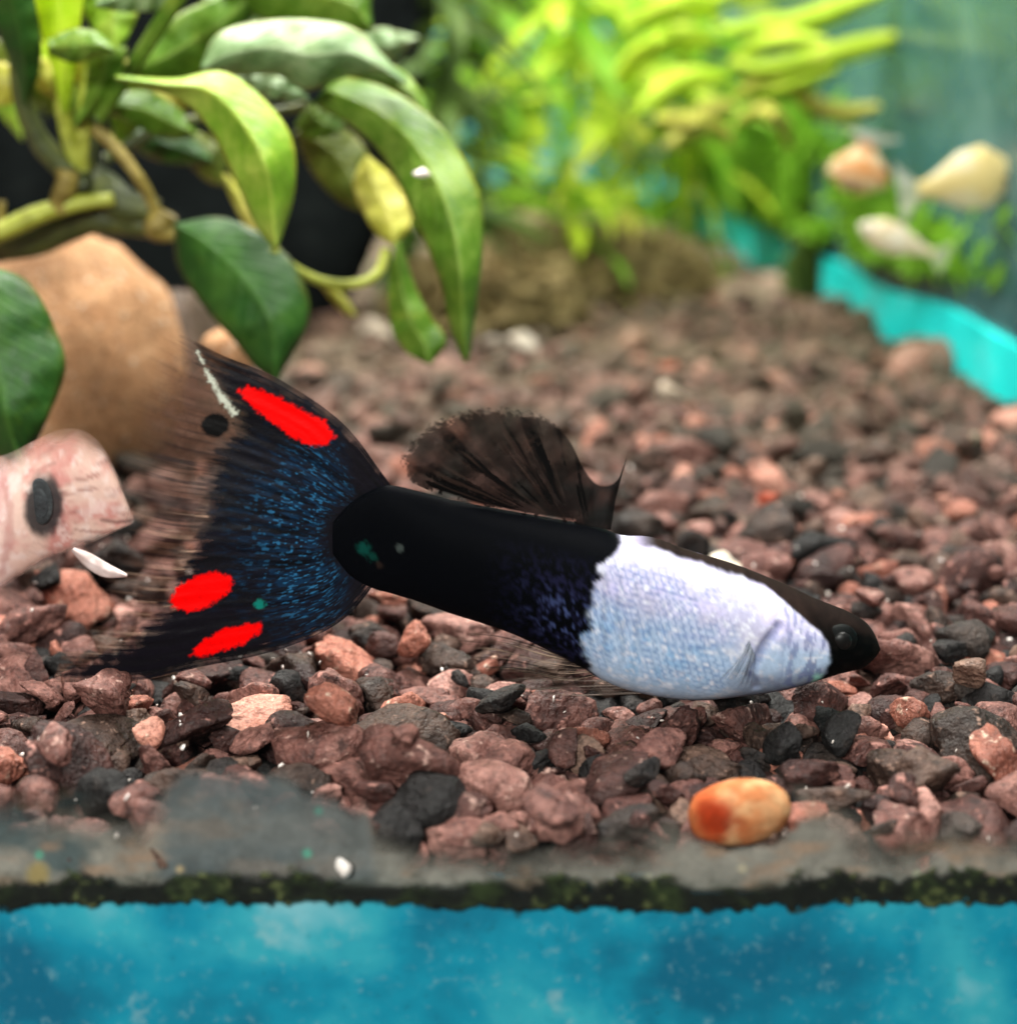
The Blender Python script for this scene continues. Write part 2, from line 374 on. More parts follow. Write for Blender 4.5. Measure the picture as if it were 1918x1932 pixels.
# stones that stand out in the photograph
special = []
def spec(u, v, px, label, mat_, embed=.5, name='pebble', cat='pebble', Z=0.02, proto=None):
    g = ground(u, v, Z); a = px * .85 / FPX * (g[1] + 8.0) / 2
    s = drop(g[0], g[1], a, None, proto, embed); 
    if s: s.update(label=label, mat=mat_, name=name, cat=cat); special.append(s)
spec(1448, 948, 84, 'coral red round pebble on the gravel above the fish head', coral, .9)
spec(1252, 686, 60, 'small coral red pebble far back on the gravel behind the dorsal fin', coral, .9)
spec(915, 603, 56, 'small coral red pebble beside the hanging leaf tip', coral, .9)
spec(985, 668, 78, 'cream white pebble beside the tip of the long hanging leaf', cream, .9)
spec(930, 655, 62, 'chalky cream pebble touching the hanging leaf tip', cream, .8)
spec(1268, 752, 92, 'pale cream blurred pebble behind the dorsal fin spine', cream, .7)
spec(1312, 790, 56, 'salmon pink pebble next to the pale cream one', STONE['salmon'], .8)
spec(1838, 842, 60, 'white pebble near the blue strip of the side wall', cream, .8)
spec(715, 640, 88, 'buff pebble on the gravel between leaf tips', cream, .5)
spec(1360, 1075, 190, 'long cream shape standing in for the glare along the back of the fish', cream, .1)  # pale stone shape added in place of glare on the fish's back
spec(830, 745, 70, 'black pebble lying behind the dorsal fin', STONE['charcoal'], .8)
spec(725, 822, 130, 'broad black pebble between tail fin and dorsal fin', STONE['charcoal'], .7)
spec(1795, 1215, 140, 'flat black pebble ahead of the fish snout', STONE['charcoal'], .8)
spec(1830, 1285, 130, 'large taupe wedge pebble ahead of the fish snout', STONE['grey brown'], .9)
spec(945, 1315, 135, 'black pebble under the belly fin of the fish', STONE['charcoal'], .7)
spec(1215, 1455, 130, 'black pebble in front of the white belly', STONE['charcoal'], .8)
spec(1475, 1385, 120, 'black peaked pebble behind the orange pebble', STONE['charcoal'], .9)
spec(1585, 1372, 130, 'long black pebble under the head of the fish', STONE['charcoal'], .7)
spec(480, 1375, 120, 'peaked maroon pebble leaning below the tail fin', STONE['reddish brown'], 1.0, proto=4)
spec(110, 1445, 140, 'smooth rounded pinkish pebble near the front glass', STONE['dusky rose'], .9, proto=9)
spec(285, 1380, 90, 'rust orange angular pebble below the tail fin', STONE['salmon'], .9)
spec(205, 1345, 170, 'flat long slab pebble below the lower tail tip', STONE['dusky rose'], .8)
spec(630, 1385, 150, 'salmon topped pebble under the tail root', STONE['salmon'], .7)
spec(770, 1440, 120, 'rough brown pebble beside the grey silt cloud', STONE['reddish brown'], .9)
spec(1040, 1535, 150, 'domed maroon pebble near the front glass', STONE['reddish brown'], .9)
spec(215, 1075, 120, 'black pebble under the pale fin of the pink fish', STONE['charcoal'], .8)
spec(95, 1125, 130, 'black pebble under the chin of the pink fish', STONE['charcoal'], .8)
spec(60, 1185, 170, 'big mottled maroon pebble under the pink fish', STONE['reddish brown'], .7)
spec(780, 1215, 90, 'salmon pebble just under the tail root', STONE['salmon'], .8)
spec(1640, 1140, 110, 'oval rose pebble above the fish snout', STONE['dusky rose'], .9)

def rotm(e): return np.array(Euler(e).to_matrix())
for s in stones:
    s['u'], s['v'], s['d'] = project(s['p'])
    i, j = int((s['p'][0] - X0) / RES), int((s['p'][1] - Y0) / RES)
    i, j = min(max(i, 0), HN - 1), min(max(j, 0), HM - 1)
    s['open'] = HT[i, j] <= s['p'][2] + s['c'] * 1.15
    s['px'] = s['a'] / s['d']
fish_cover = [(100, 640), (560, 740), (730, 900), (770, 790), (1040, 780), (1150, 980), (1650, 1190), (1640, 1240), (1300, 1310), (1000, 1190), (700, 1110), (400, 1260), (100, 1290)]
cand = [s for s in stones if s['open'] and s['kind'] and 0 < s['u'] < 1918 and 640 < s['v'] < 1640]
inside = poly_sd(np.array([s['u'] for s in cand]), np.array([s['v'] for s in cand]), fish_cover)
cand = [s for s, q in zip(cand, inside) if q > -12]
cand.sort(key=lambda s: -s['px']); single = cand[:300 - len(special)]
ids = {id(s) for s in single} | {id(s) for s in special}
proto_mesh = []
for i, (V, F) in enumerate(SHAPES[4]):
    me = bpy.data.meshes.new('pebble'); me.from_pydata((V * CM).tolist(), [], F.tolist())
    me.polygons.foreach_set('use_smooth', np.ones(len(F), bool)); me.materials.append(STONE['reddish brown']); proto_mesh.append(me)
WORD = {'reddish brown': 'reddish brown gravel pebble', 'dusky rose': 'dusky pink gravel pebble',
        'grey brown': 'dull grey brown gravel pebble', 'charcoal': 'charcoal black gravel pebble', 'salmon': 'salmon orange gravel pebble'}
for s in single + special:
    o = bpy.data.objects.new(s.get('name', 'pebble'), proto_mesh[s['proto']]); COL.objects.link(o)
    o.location = Vector(s['p'].tolist()) * CM; o.rotation_euler = s['rot']; o.scale = (s['a'],) * 3
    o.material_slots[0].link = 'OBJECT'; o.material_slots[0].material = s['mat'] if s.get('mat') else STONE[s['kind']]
    if s.get('label'): tag(o, s['label'], s['cat'])
    else:
        u, v = s['u'], s['v']
        w = ('by the front glass' if v > 1440 else 'below the tail fin' if u < 720 and v > 1120 else 'below the black flank' if u < 1130 and v > 1000 else
             'below the white belly' if u < 1560 and v > 1280 else 'ahead of the fish snout' if u > 1560 and v > 1130 else 'behind the white flank' if u > 1160 and v > 880 else
             'behind the dorsal fin' if u > 720 else 'beside the upper tail fin')
        w = w if v > 780 else 'far back near the plants'
        z = 'big' if s['a'] > .185 else 'small' if s['a'] < .140 else 'mid-sized'
        tag(o, z + ' ' + WORD[s['kind']] + ' ' + w, 'pebble', z + ' ' + s['kind'] + ' pebbles ' + w)
AV, AF, AM, off = [], [], [], 0
for s in stones:
    if id(s) in ids: continue
    lod = 3 if s['px'] > .006 and s['open'] else 2 if s['d'] < 14 else 1
    V, F = SHAPES[lod][s['proto']]
    AV.append((V * s['a']) @ rotm(s['rot']).T + s['p']); AF.append(F + off); AM.append(np.full(len(F), KN.index(s['kind']) if s['kind'] else 3)); off += len(V)
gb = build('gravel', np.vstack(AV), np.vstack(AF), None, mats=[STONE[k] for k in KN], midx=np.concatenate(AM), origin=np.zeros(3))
tag(gb, 'bed of mixed brown and pink aquarium gravel across the tank floor', 'gravel', kind='stuff')
# shell grit: tiny white chips lying on the stones
AV, AF, off = [], [], 0
for n in range(900):
    d = math.sqrt(RNG.uniform(6.75 ** 2, 15 ** 2)); y = d - 8; x = RNG.uniform(-1, 1) * .32 * d
    i, j = int((x - X0) / RES), int((y - Y0) / RES); V, F = SHAPES[1][RNG.integers(NP)]
    a = RNG.uniform(.006, .022); e = RNG.uniform(0, 6, 3); V = V * np.array([1, 1, .45])
    AV.append((V * a) @ rotm(e).T + np.array([x, max(y, YG + .05), HT[i, j] - RNG.uniform(.01, .06)])); AF.append(F + off); off += len(V)
GRIT = simple('shell_grit', [(.3, (.55, .46, .40)), (.6, (.85, .80, .76))], 3, .35)
tag(build('shell_grit', np.vstack(AV), np.vstack(AF), GRIT, origin=np.zeros(3)), 'tiny white shell chips scattered between the pebbles', 'shell grit', kind='stuff')

# ------------------------------------------------------------------ front of the tank: silt, algae line, blue base strip, glass
nu, nv = 420, 70
us = np.linspace(-160, 2080, nu)
top = np.interp(us, [-160, 0, 150, 260, 300, 330, 360, 420, 520, 560, 620, 690, 715, 800, 900, 1000, 1200, 1280, 1330, 1440, 1500, 1560, 1620, 1680, 1760, 1850, 2080],
                [1530, 1525, 1510, 1520, 1490, 1462, 1450, 1448, 1452, 1470, 1500, 1520, 1555, 1585, 1590, 1605, 1590, 1560, 1510, 1480, 1478, 1500, 1570, 1590, 1575, 1565, 1560])
top = top + (fbm(us / 30, us * 0, 0, 4) - .5) * 26
tt = np.linspace(0, 1, nv)
Vv = (top - 55)[:, None] * (1 - tt) + 1712 * tt; Uu = np.repeat(us[:, None], nv, 1)
Zb = np.clip((1712 - Vv) / 260, 0, 1)
P = at(Uu, Vv, YG + .012 + .02 * Zb + (fbm(Uu / 45, Vv / 45, 0, 6) - .5) * .016)
P[..., 1] = np.maximum(P[..., 1], YG + .004)
n1 = fbm(Uu / 120, Vv / 60, 0, 31); n2 = fbm(Uu / 28, Vv / 22, 0, 32)
dep = Vv - top[:, None]
al = sstep(-25, 75, dep + (n1 - .5) * 90 + (n2 - .5) * 40) * (.72 + .28 * sstep(20, 90, dep + (n1 - .5) * 60))
blob = sstep(285, 330, Uu) * sstep(720, 690, Uu)
al = np.maximum(al, blob * .9 * sstep(-8, 34, dep + (n1 - .5) * 26))
al = al * sstep(.92, 1.12, np.hypot((Uu - 1394) / 116, (Vv - 1530) / 72) + (n2 - .5) * .25)
cA, cB, cC = srgb(146, 142, 132), srgb(86, 98, 98), srgb(168, 138, 114)
c = lerp(cA, cB, (sstep(780, 640, Uu + (n1 - .5) * 100) * sstep(.3, .65, n1))[..., None])
c = lerp(c, srgb(96, 104, 106), (blob * .75)[..., None])
c = lerp(c, cC, (sstep(.5, .75, fbm(Uu / 90, Vv / 40, 0, 35)) * (.7 - .5 * blob))[..., None])
c = lerp(c, srgb(58, 62, 50), (sstep(1640, 1700, Vv + (n2 - .5) * 60) * .9)[..., None])
for (a0, b0, r0, cc) in [(70, 1650, 30, srgb(170, 150, 95)), (580, 1610, 14, srgb(95, 175, 150)), (600, 1530, 12, srgb(90, 150, 135)), (75, 1612, 12, srgb(95, 165, 140)), (340, 1640, 12, srgb(190, 170, 130)), (1400, 1640, 12, srgb(185, 175, 150)), (1730, 1650, 13, srgb(190, 195, 165)), (1220, 1655, 12, srgb(190, 185, 160))]:
    c = lerp(c, cc, (sstep(1, .3, np.hypot(Uu - a0, Vv - b0) / r0 + (n2 - .5) * .6) * .9)[..., None])
silt = build('silt', P.reshape(-1, 3), grid_faces(nu, nv), SILT, col=np.concatenate([c, al[..., None]], -1).reshape(-1, 4), origin=np.zeros(3))
tag(silt, 'soft grey silt banked against the front glass below the gravel', 'silt', kind='stuff')
# the dark algae line: a ragged film on the glass
na, nb = 560, 60
Uu, Vv = np.meshgrid(np.linspace(-170, 2090, na), np.linspace(1600, 1750, nb), indexing='ij')
cen = np.interp(Uu, [-170, 0, 300, 700, 1000, 1150, 1400, 1600, 1918, 2090], [1692, 1690, 1680, 1684, 1690, 1694, 1690, 1678, 1680, 1682])
n1 = fbm(Uu / 70, Vv / 60, 0, 14); n2 = fbm(Uu / 16, Vv / 14, 0, 15); n3 = fbm(Uu / 130, Vv * 0, 0, 16)
hi = 14 + 52 * (n3 - .2) + (n1 - .5) * 60 + (n2 - .5) * 34; lw = 16 + 26 * (fbm(Uu / 60, Vv * 0, 3.1, 17) - .3) + (n2 - .5) * 26
hi = np.maximum(hi, 16); lw = np.maximum(lw, 13) + 5
al = sstep(-4, 14, Vv - (cen - hi)) * sstep(3, -5, Vv - (cen + lw))
c = lerp(srgb(20, 24, 18), srgb(44, 56, 30), sstep(.45, .7, n1)[..., None]); c = lerp(c, srgb(96, 104, 62), (sstep(.60, .76, n2) * sstep(.45, .6, n3) * .7)[..., None]); c = lerp(c, srgb(12, 14, 12), (sstep(.55, .4, n2) * .6)[..., None])
P = at(Uu, Vv, YG - .075 - .03 * al * n1)
tag(build('algae', P.reshape(-1, 3), grid_faces(na, nb), SILT, col=np.concatenate([c, al[..., None]], -1).reshape(-1, 4), origin=np.zeros(3)), 'ragged dark green algae line between grey silt and blue strip', 'algae', kind='stuff')
# blue base strip of the tank
def blue_mat():
    t = NT('blue_base_paint'); p = t.pos()
    n = t.noise(p, .8, 4, .55, .3); n2 = t.noise(p, 18, 4, .75); n3 = t.noise(p, 3.4, 3, .6)
    c = t.ramp(n, [(.34, (.002, .12, .21)), (.45, (.004, .25, .37)), (.54, (.03, .36, .45)), (.66, (.26, .54, .60))])
    c = t.mix(t.ramp(n2, [(.56, 0), (.72, .35)]), c, (.25, .45, .48)); c = t.mix(t.ramp(n2, [(.26, .7), (.36, 0)]), c, (.008, .05, .07))
    c = t.mix(t.ramp(n3, [(.66, 0), (.76, .5)]), c, (.36, .52, .52))
    t.set(Base_Color=c, Roughness=.42, Normal=t.bump(n2, .3, .01)); return t.m
BLUE = blue_mat()
zt = at(959, 1686, YG)[2]
V, F = box(-9, 6.4, YG - .06, YG + .2, -2.2, zt); base = build('base_strip', V, F, BLUE, smooth=False)
tag(base, 'stained blue strip along the bottom of the front glass', 'base strip')
# blue strip at the foot of the side wall
ys = np.linspace(-1.2, yb - .1, 160); V = []
for i, y in enumerate(ys):
    zt2 = .50 + .05 * math.sin(y * 1.3) + (.25 if y > 18 else 0) * min(1, (y - 18) / 6)
    V += [(wallx(y) - .09, y, -1), (wallx(y) - .09, y, zt2), (wallx(y) - .001, y, zt2), (wallx(y) - .001, y, -1)]
def teal_mat():
    t = NT('turquoise_strip_paint'); p = t.pos(); n = t.noise(p, .8, 4, .6)
    t.set(Base_Color=t.ramp(n, [(.3, (.000, .50, .50)), (.55, (.004, .66, .63)), (.75, (.10, .74, .74))]), Roughness=.5); return t.m
tag(build('wall_strip', np.array(V), grid_faces(160, 4, True), teal_mat(), smooth=False), 'bright turquoise strip along the foot of the side glass', 'wall strip')
# front glass
def glass_mat():
    t = NT('front_glass'); fr = t('ShaderNodeFresnel', {'IOR': 1.25}); gl = t('ShaderNodeBsdfGlossy', {'Color': (1, 1, 1), 'Roughness': .03})
    tr = t('ShaderNodeBsdfTransparent', {'Color': (.985, .995, .99)})
    t.put(t.out.inputs[0], t('ShaderNodeMixShader', {0: fr.outputs[0], 1: tr.outputs[0], 2: gl.outputs[0]}).outputs[0]); return t.m
V, F = box(-9, 6.45, YG - .34, YG - .13, -2.2, 9)
tag(build('front_glass', V, F, glass_mat(), smooth=False), 'clear front pane of the aquarium', 'glass pane')

# ================================================================== MAIN FISH
def body_mesh(top, bot, wfun, Yc, n=300, m=150, power=2.2, ycurve=None):
    us = np.linspace(top[0][0], top[-1][0], n)
    e = np.linspace(0, 1, n); us = top[0][0] + (top[-1][0] - top[0][0]) * e
    T = curve(top, 600); B = curve(bot, 600)
    vt = np.interp(us, T[:, 0], T[:, 1]); vb = np.interp(us, B[:, 0], B[:, 1])
    th = np.linspace(0, 2 * np.pi, m, endpoint=False)
    sy = np.sign(np.cos(th)) * np.abs(np.cos(th)) ** (2 / power); sx = np.sign(np.sin(th)) * np.abs(np.sin(th)) ** (2 / power)
    mid, hh = (vt + vb) / 2, (vb - vt) / 2
    U = np.repeat(us[:, None], m, 1); Vp = mid[:, None] - hh[:, None] * sy[None]
    C = at(U, Vp, np.full(U.shape, Yc)); w = np.interp(us, [q[0] for q in wfun], [q[1] for q in wfun])
    w = np.convolve(np.pad(w, 8, 'edge'), np.ones(17) / 17, 'valid')
    yo = 0 if ycurve is None else np.interp(us, [q[0] for q in ycurve], [q[1] for q in ycurve])[:, None]
    C[..., 1] += -w[:, None] * sx[None] + yo
    F = grid_faces(n, m, True).tolist() + [list(range(m))[::-1], list(range((n - 1) * m, n * m))]
    return C, U, Vp, F
top = [(628, 985), (660, 950), (700, 925), (735, 916), (790, 928), (850, 944), (950, 964), (1060, 984), (1130, 998), (1175, 1014), (1230, 1018), (1300, 1042), (1400, 1074), (1500, 1115), (1545, 1136), (1600, 1157), (1632, 1174), (1649, 1196), (1655, 1214)]
bot = [(628, 1045), (660, 1085), (700, 1108), (735, 1118), (790, 1134), (850, 1155), (950, 1186), (1020, 1216), (1090, 1250), (1140, 1280), (1200, 1300), (1300, 1313), (1400, 1304), (1480, 1291), (1535, 1275), (1580, 1263), (1622, 1255), (1647, 1238), (1655, 1222)]
wf = [(628, .015), (700, .06), (800, .13), (950, .20), (1100, .26), (1250, .31), (1400, .31), (1500, .275), (1570, .22), (1620, .16), (1645, .09), (1655, .03)]
fish = thing('guppy', (0.5, 0, 0.02), 'black guppy with silvery blue front half and red spots on its fanned tail', 'fish')
C, U, Vp, F = body_mesh(top, bot, wf, 0.0)
n1 = fbm(U / 22, Vp / 22, 0, 41); n2 = fbm(U / 7, Vp / 7, 0, 42, 3); n3 = fbm(U / 70, Vp / 70, 0, 43)
edge = np.interp(Vp, [1000, 1020, 1045, 1100, 1150, 1190, 1225, 1265, 1310], [1180, 1160, 1122, 1112, 1104, 1092, 1098, 1125, 1180])
wm = sstep(-7, 9, U - edge + (n2 - .5) * 9 + (fbm(U / 60, Vp / 15, 0, 44) - .5) * 40)
tb = np.interp(U, [p[0] for p in top], [p[1] for p in top]); bb = np.interp(U, [p[0] for p in bot], [p[1] for p in bot])
rel = (Vp - tb) / np.maximum(bb - tb, 1)
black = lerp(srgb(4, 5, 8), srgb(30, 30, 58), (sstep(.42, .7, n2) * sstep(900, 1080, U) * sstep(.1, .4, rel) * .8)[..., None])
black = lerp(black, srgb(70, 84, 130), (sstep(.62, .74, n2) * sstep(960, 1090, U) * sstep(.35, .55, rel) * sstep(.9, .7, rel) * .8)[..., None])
for (a0, b0, r0, cc) in [(688, 1030, 17, srgb(12, 70, 62)), (705, 1045, 12, srgb(12, 60, 52)), (756, 1022, 9, srgb(70, 78, 76)), (718, 1060, 10, srgb(40, 30, 26))]:
    black = lerp(black, cc, (sstep(1, .35, np.hypot(U - a0, Vp - b0) / r0 + (n2 - .5)) * .8)[..., None])
white = lerp(srgb(192, 190, 218), srgb(182, 206, 236), sstep(.25, .62, rel + (n3 - .5) * .5)[..., None])
white = lerp(white, srgb(146, 190, 232), (sstep(.5, .66, n1) * sstep(.35, .6, rel) * sstep(1400, 1250, U) * .75)[..., None])
white = lerp(white, srgb(214, 206, 244), (sstep(.5, .7, fbm(U / 50, Vp / 30, 0, 47)) * sstep(.6, .2, rel) * .7)[..., None])
white = lerp(white, srgb(236, 238, 250), (sstep(.55, .75, fbm(U / 11, Vp / 8, 0, 48, 3)) * .75)[..., None])
# overlapping scales: staggered rows along the flank, each a lighter lobe with a darker rim
su, sv = (U + .28 * (Vp - 1100)) / 15.0, (Vp - .28 * U) / 11.5
rw = np.floor(sv); fu = su + .5 * (rw % 2) - np.floor(su + .5 * (rw % 2)); fv = sv - rw
rim = sstep(.30, .52, np.hypot(fu - .5, (fv - .5) * .9)); cell = hash3(np.floor(su + .5 * (rw % 2)), rw, rw * 0, 5)
smask = (sstep(1430, 1330, U) * sstep(.06, .16, rel) * sstep(.95, .8, rel) * (.35 + .65 * sstep(.35, .6, n3)))
white = white * (1 - ((.42 * rim + .2 * (cell - .3)) * smask)[..., None] * np.array([1.05, .9, .62]))
band = .5 + .5 * np.sin((U + (n1 - .5) * 30) / 4.6)
white = white * (1 - .20 * (sstep(.5, .95, band) * sstep(1270, 1130, U) * sstep(.9, .6, rel))[..., None])
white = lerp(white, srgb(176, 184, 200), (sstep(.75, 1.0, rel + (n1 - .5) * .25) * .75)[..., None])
gill = line_d(U, Vp, [(1452, 1150), (1424, 1180), (1408, 1212), (1400, 1236), (1412, 1262)]); gill2 = line_d(U, Vp, [(1400, 1236), (1440, 1252), (1470, 1276)])
white = lerp(white, srgb(92, 104, 150), (sstep(15, 2, gill + (n2 - .5) * 12) * .62 + sstep(10, 1, gill2 + (n2 - .5) * 8) * .4)[..., None])
white = lerp(white, srgb(120, 128, 150), (sstep(1330, 1400, U) * sstep(.62, .8, rel) * .7)[..., None])
white = lerp(white, srgb(86, 96, 150), (sstep(1440, 1480, U) * sstep(.55, .68, fbm(U / 9, Vp / 26 + U / 40, 0, 49)) * .6)[..., None])
white = lerp(white, srgb(170, 240, 225), (sstep(16, 5, np.hypot(U - 1530, (Vp - 1258) / 1.6) + (n2 - .5) * 12) * .9)[..., None])
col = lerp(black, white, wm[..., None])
topd = Vp - tb
brown = lerp(srgb(10, 8, 8), srgb(44, 33, 29), n1[..., None])
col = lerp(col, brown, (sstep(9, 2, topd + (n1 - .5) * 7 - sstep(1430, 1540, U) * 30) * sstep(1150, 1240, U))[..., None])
hedge = np.interp(Vp, [1100, 1140, 1165, 1200, 1240, 1275, 1300], [1492, 1512, 1536, 1545, 1541, 1528, 1515])
hd = lerp(srgb(5, 6, 6), srgb(20, 17, 15), (sstep(.45, .7, n1) * .5 + sstep(1628, 1650, U) * .4)[..., None])
hd = lerp(hd, brown, (sstep(.24, .06, rel) * .8)[..., None])
hm = sstep(-6, 7, U - hedge + (n1 - .5) * 22); col = lerp(col, hd, hm[..., None])
# low relief: scales and gill cover
C[..., 1] += (sstep(13, 2, gill) * .02 + .003 * (n2 - .5) * wm) * np.where(C[..., 1] < 0, 1, -1)
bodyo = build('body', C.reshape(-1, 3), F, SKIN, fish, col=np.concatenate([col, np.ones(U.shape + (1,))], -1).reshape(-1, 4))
def eye(cx, cy, r, Y, s, parent, mi=IRIS, mp=EYE):
    V, F_ = ICO[3]; c = at(cx, cy, Y); R = r / FPX * (Y + 8.2)
    e = build('eye', c + V * np.array([R, R * .5, R]), F_, mi, parent)
    build('pupil', c + np.array([0, s * R * .32, 0]) + V * np.array([R * .62, R * .30, R * .62]), F_, mp, e); return e
for s in (-1, 1): eye(1586, 1206, 31, s * .175, s, fish)
mth = curve([(1618, 1238), (1636, 1226), (1652, 1218)], 20)
tube('mouth', at(mth[:, 0], mth[:, 1], np.linspace(-.12, -.02, 20)), [.008, .014, .016], EYE, fish, 24, 8)

# tail fin: a fan of rays between its upper and lower edge
def coons(a, b, base_, outer, n, m):        # a: s-edge at t=0, b: at t=1
    A, Bq, P0, P1 = curve(a, n), curve(b, n), curve(base_, m), curve(outer, m)
    s = np.linspace(0, 1, n)[:, None, None]; t = np.linspace(0, 1, m)[None, :, None]
    R = (1 - t) * A[:, None] + t * Bq[:, None] + (1 - s) * P0[None] + s * P1[None]
    R -= (1 - s) * (1 - t) * A[0] + (1 - s) * t * Bq[0] + s * (1 - t) * A[-1] + s * t * Bq[-1]
    return R, s[..., 0] + 0 * t[..., 0], t[..., 0] + 0 * s[..., 0]
up = [(742, 922), (715, 885), (672, 826), (628, 782), (565, 738), (500, 702), (420, 670), (345, 630)]
lo = [(705, 1104), (668, 1150), (625, 1184), (560, 1214), (480, 1238), (380, 1258), (260, 1284), (100, 1288)]
R, S, T = coons(up, lo, [(742, 922), (660, 965), (640, 1012), (655, 1062), (705, 1104)],
                [(345, 630), (285, 650), (248, 730), (232, 850), (236, 950), (222, 1040), (185, 1120), (128, 1210), (100, 1288)], 330, 300)
U, Vp = R[..., 0], R[..., 1]
# ragged outer edge: rays end at different lengths
rag = fbm(T * 60, T * 0, 0, 61); 
n1 = fbm(U / 20, Vp / 20, 0, 62); streak = fbm(T * 130, S * 3, 0, 63, 3); streak2 = fbm(T * 45, S * 2, 0, 64, 3); n2 = fbm(U / 6, Vp / 6, 0, 65, 3)
dark_poly = [(760, 915), (720, 870), (672, 816), (630, 774), (565, 732), (500, 696), (430, 672), (372, 655), (395, 690), (425, 735), (446, 778), (452, 820), (412, 868), (396, 940), (382, 1000), (366, 1050), (342, 1088), (312, 1150), (276, 1185), (218, 1228), (130, 1272), (200, 1290), (380, 1262), (480, 1244), (560, 1220), (630, 1190), (700, 1120), (760, 1100)]
sd = poly_sd(U, Vp, dark_poly)
al = sstep(40, -22, sd + (streak - .5) * 44 + (n1 - .5) * 34)
fr_up = sstep(880, 800, Vp); fr_mid = sstep(820, 880, Vp) * sstep(1120, 1050, Vp)
fringe = .34 + .34 * sstep(.5, .66, streak) * fr_mid + .12 * sstep(.45, .65, n1) + .16 * sstep(1050, 1150, Vp) + .12 * fr_up
fringe = fringe + .24 * fr_up * sstep(.25, .5, n1)
fringe *= sstep(1.0, .78, S + (rag - .5) * (.22 - .14 * fr_up)) * .95
fringe = fringe * (1 - .4 * fr_up * sstep(280, 235, U))
alpha = np.maximum(al, fringe)
colr = lerp(srgb(108, 76, 62), srgb(44, 28, 26), (sstep(.46, .62, streak) * (1 - .6 * fr_up))[..., None])
colr = lerp(colr, srgb(196, 160, 138), (sstep(.60, .72, fbm(T * 150, S * 5, 0, 67, 2)) * sstep(900, 960, Vp) * .7)[..., None])
blk = lerp(srgb(9, 8, 9), srgb(20, 17, 26), streak2[..., None])
rb = np.hypot((U - 690) * .9, Vp - 1012)
ang = np.degrees(np.arctan2(1012 - Vp, 690 - U))
blue = sstep(60, 105, rb) * sstep(290, 130, rb + (n1 - .5) * 130) * sstep(82, 55, ang) * sstep(-80, -50, ang)
spk = sstep(.45, .70, fbm(T * 120, S * 22, 0, 69, 3))
blk = lerp(blk, srgb(14, 44, 72), (blue * (.16 + .8 * spk))[..., None])
blk = lerp(blk, srgb(40, 100, 142), (blue * sstep(.62, .78, fbm(T * 150, S * 46, 0, 70, 2)) * sstep(270, 150, rb))[..., None])
blk = blk * (1 - .7 * (sstep(.52, .64, streak) * blue)[..., None])
for (a0, b0, r0, cc) in [(490, 1140, 15, srgb(16, 120, 108))]:
    blk = lerp(blk, cc, sstep(1, .3, np.hypot(U - a0, Vp - b0) / r0 + (n2 - .5))[..., None])
colr = lerp(colr, blk, sstep(.35, .8, al)[..., None])
pale = line_d(U, Vp, [(374, 664), (392, 706), (414, 742), (440, 778)])
k = sstep(11, 3, pale + (n2 - .5) * 12 + sstep(760, 670, Vp) * 5); colr = lerp(colr, srgb(205, 208, 192), k[..., None]); alpha = np.maximum(alpha, k * .95)
k = sstep(31, 22, np.hypot(U - 406, (Vp - 802) * 1.15) + (n2 - .5) * 8); colr = lerp(colr, srgb(10, 9, 9), k[..., None]); alpha = np.maximum(alpha, k)
reds = [[(448, 738), (466, 727), (500, 738), (540, 756), (578, 778), (612, 792), (632, 822), (618, 838), (588, 842), (552, 826), (514, 798), (480, 772)],
        [(318, 1134), (334, 1106), (372, 1088), (408, 1076), (436, 1088), (440, 1106), (420, 1130), (386, 1148), (352, 1154), (328, 1148)],
        [(358, 1236), (386, 1206), (424, 1184), (462, 1176), (494, 1176), (490, 1194), (462, 1214), (424, 1228), (386, 1238)]]
for rp in reds:
    k = sstep(4, -5, poly_sd(U, Vp, rp) + (n2 - .5) * 12); colr = lerp(colr, np.array([1.0, 0.0, 0.0]), k[..., None]); alpha = np.maximum(alpha, k)
P = at(U, Vp, .02 + .10 * S ** 2 * np.sin(T * 5 + 1) + .0015 * np.sin(T * 150) * S + .05 * S * (fbm(T * 9, S * 2, 0, 71) - .5))
build('tail_fin', P.reshape(-1, 3), grid_faces(330, 300), FIN, fish, col=np.concatenate([colr, alpha[..., None]], -1).reshape(-1, 4))

# dorsal fin
up = [(1152, 1000), (1160, 950), (1172, 900), (1188, 842)]; lo = [(1010, 976), (930, 962), (840, 938), (770, 908)]
R, S, T = coons(up, lo, [(1152, 1000), (1090, 990), (1010, 976)],
                [(1188, 842), (1178, 872), (1166, 902), (1146, 914), (1122, 908), (1098, 876), (1072, 824), (1036, 788), (970, 768), (890, 770), (822, 792), (776, 824), (754, 866), (770, 908)], 150, 220)
U, Vp = R[..., 0], R[..., 1]
st = fbm(T * 26, S * 1.5, 0, 81, 3); st2 = fbm(T * 90, S * 3, 0, 82, 2); n1 = fbm(U / 18, Vp / 18, 0, 83); n2 = fbm(U / 5, Vp / 5, 0, 84, 2)
alpha = .95 + .1 * sstep(.42, .62, st) - .13 * sstep(.55, 1, S + (n1 - .5) * .4) + .1 * (n2 - .5)
alpha = lerp(alpha, .97, sstep(.35, .12, T)); alpha = lerp(alpha, .96, sstep(.35, .05, S))
alpha *= sstep(1.0, .93, S + (n2 - .5) * .12 * sstep(.3, .5, T)) * .98
alpha *= 1 - .8 * sstep(7, 2, line_d(U, Vp, [(815, 926), (900, 953), (990, 972), (1082, 984)])) * (n2 > .35)
colr = lerp(srgb(5, 4, 4), srgb(22, 16, 14), (sstep(.58, .40, st) * sstep(.25, .7, S) * sstep(.1, .4, T))[..., None])
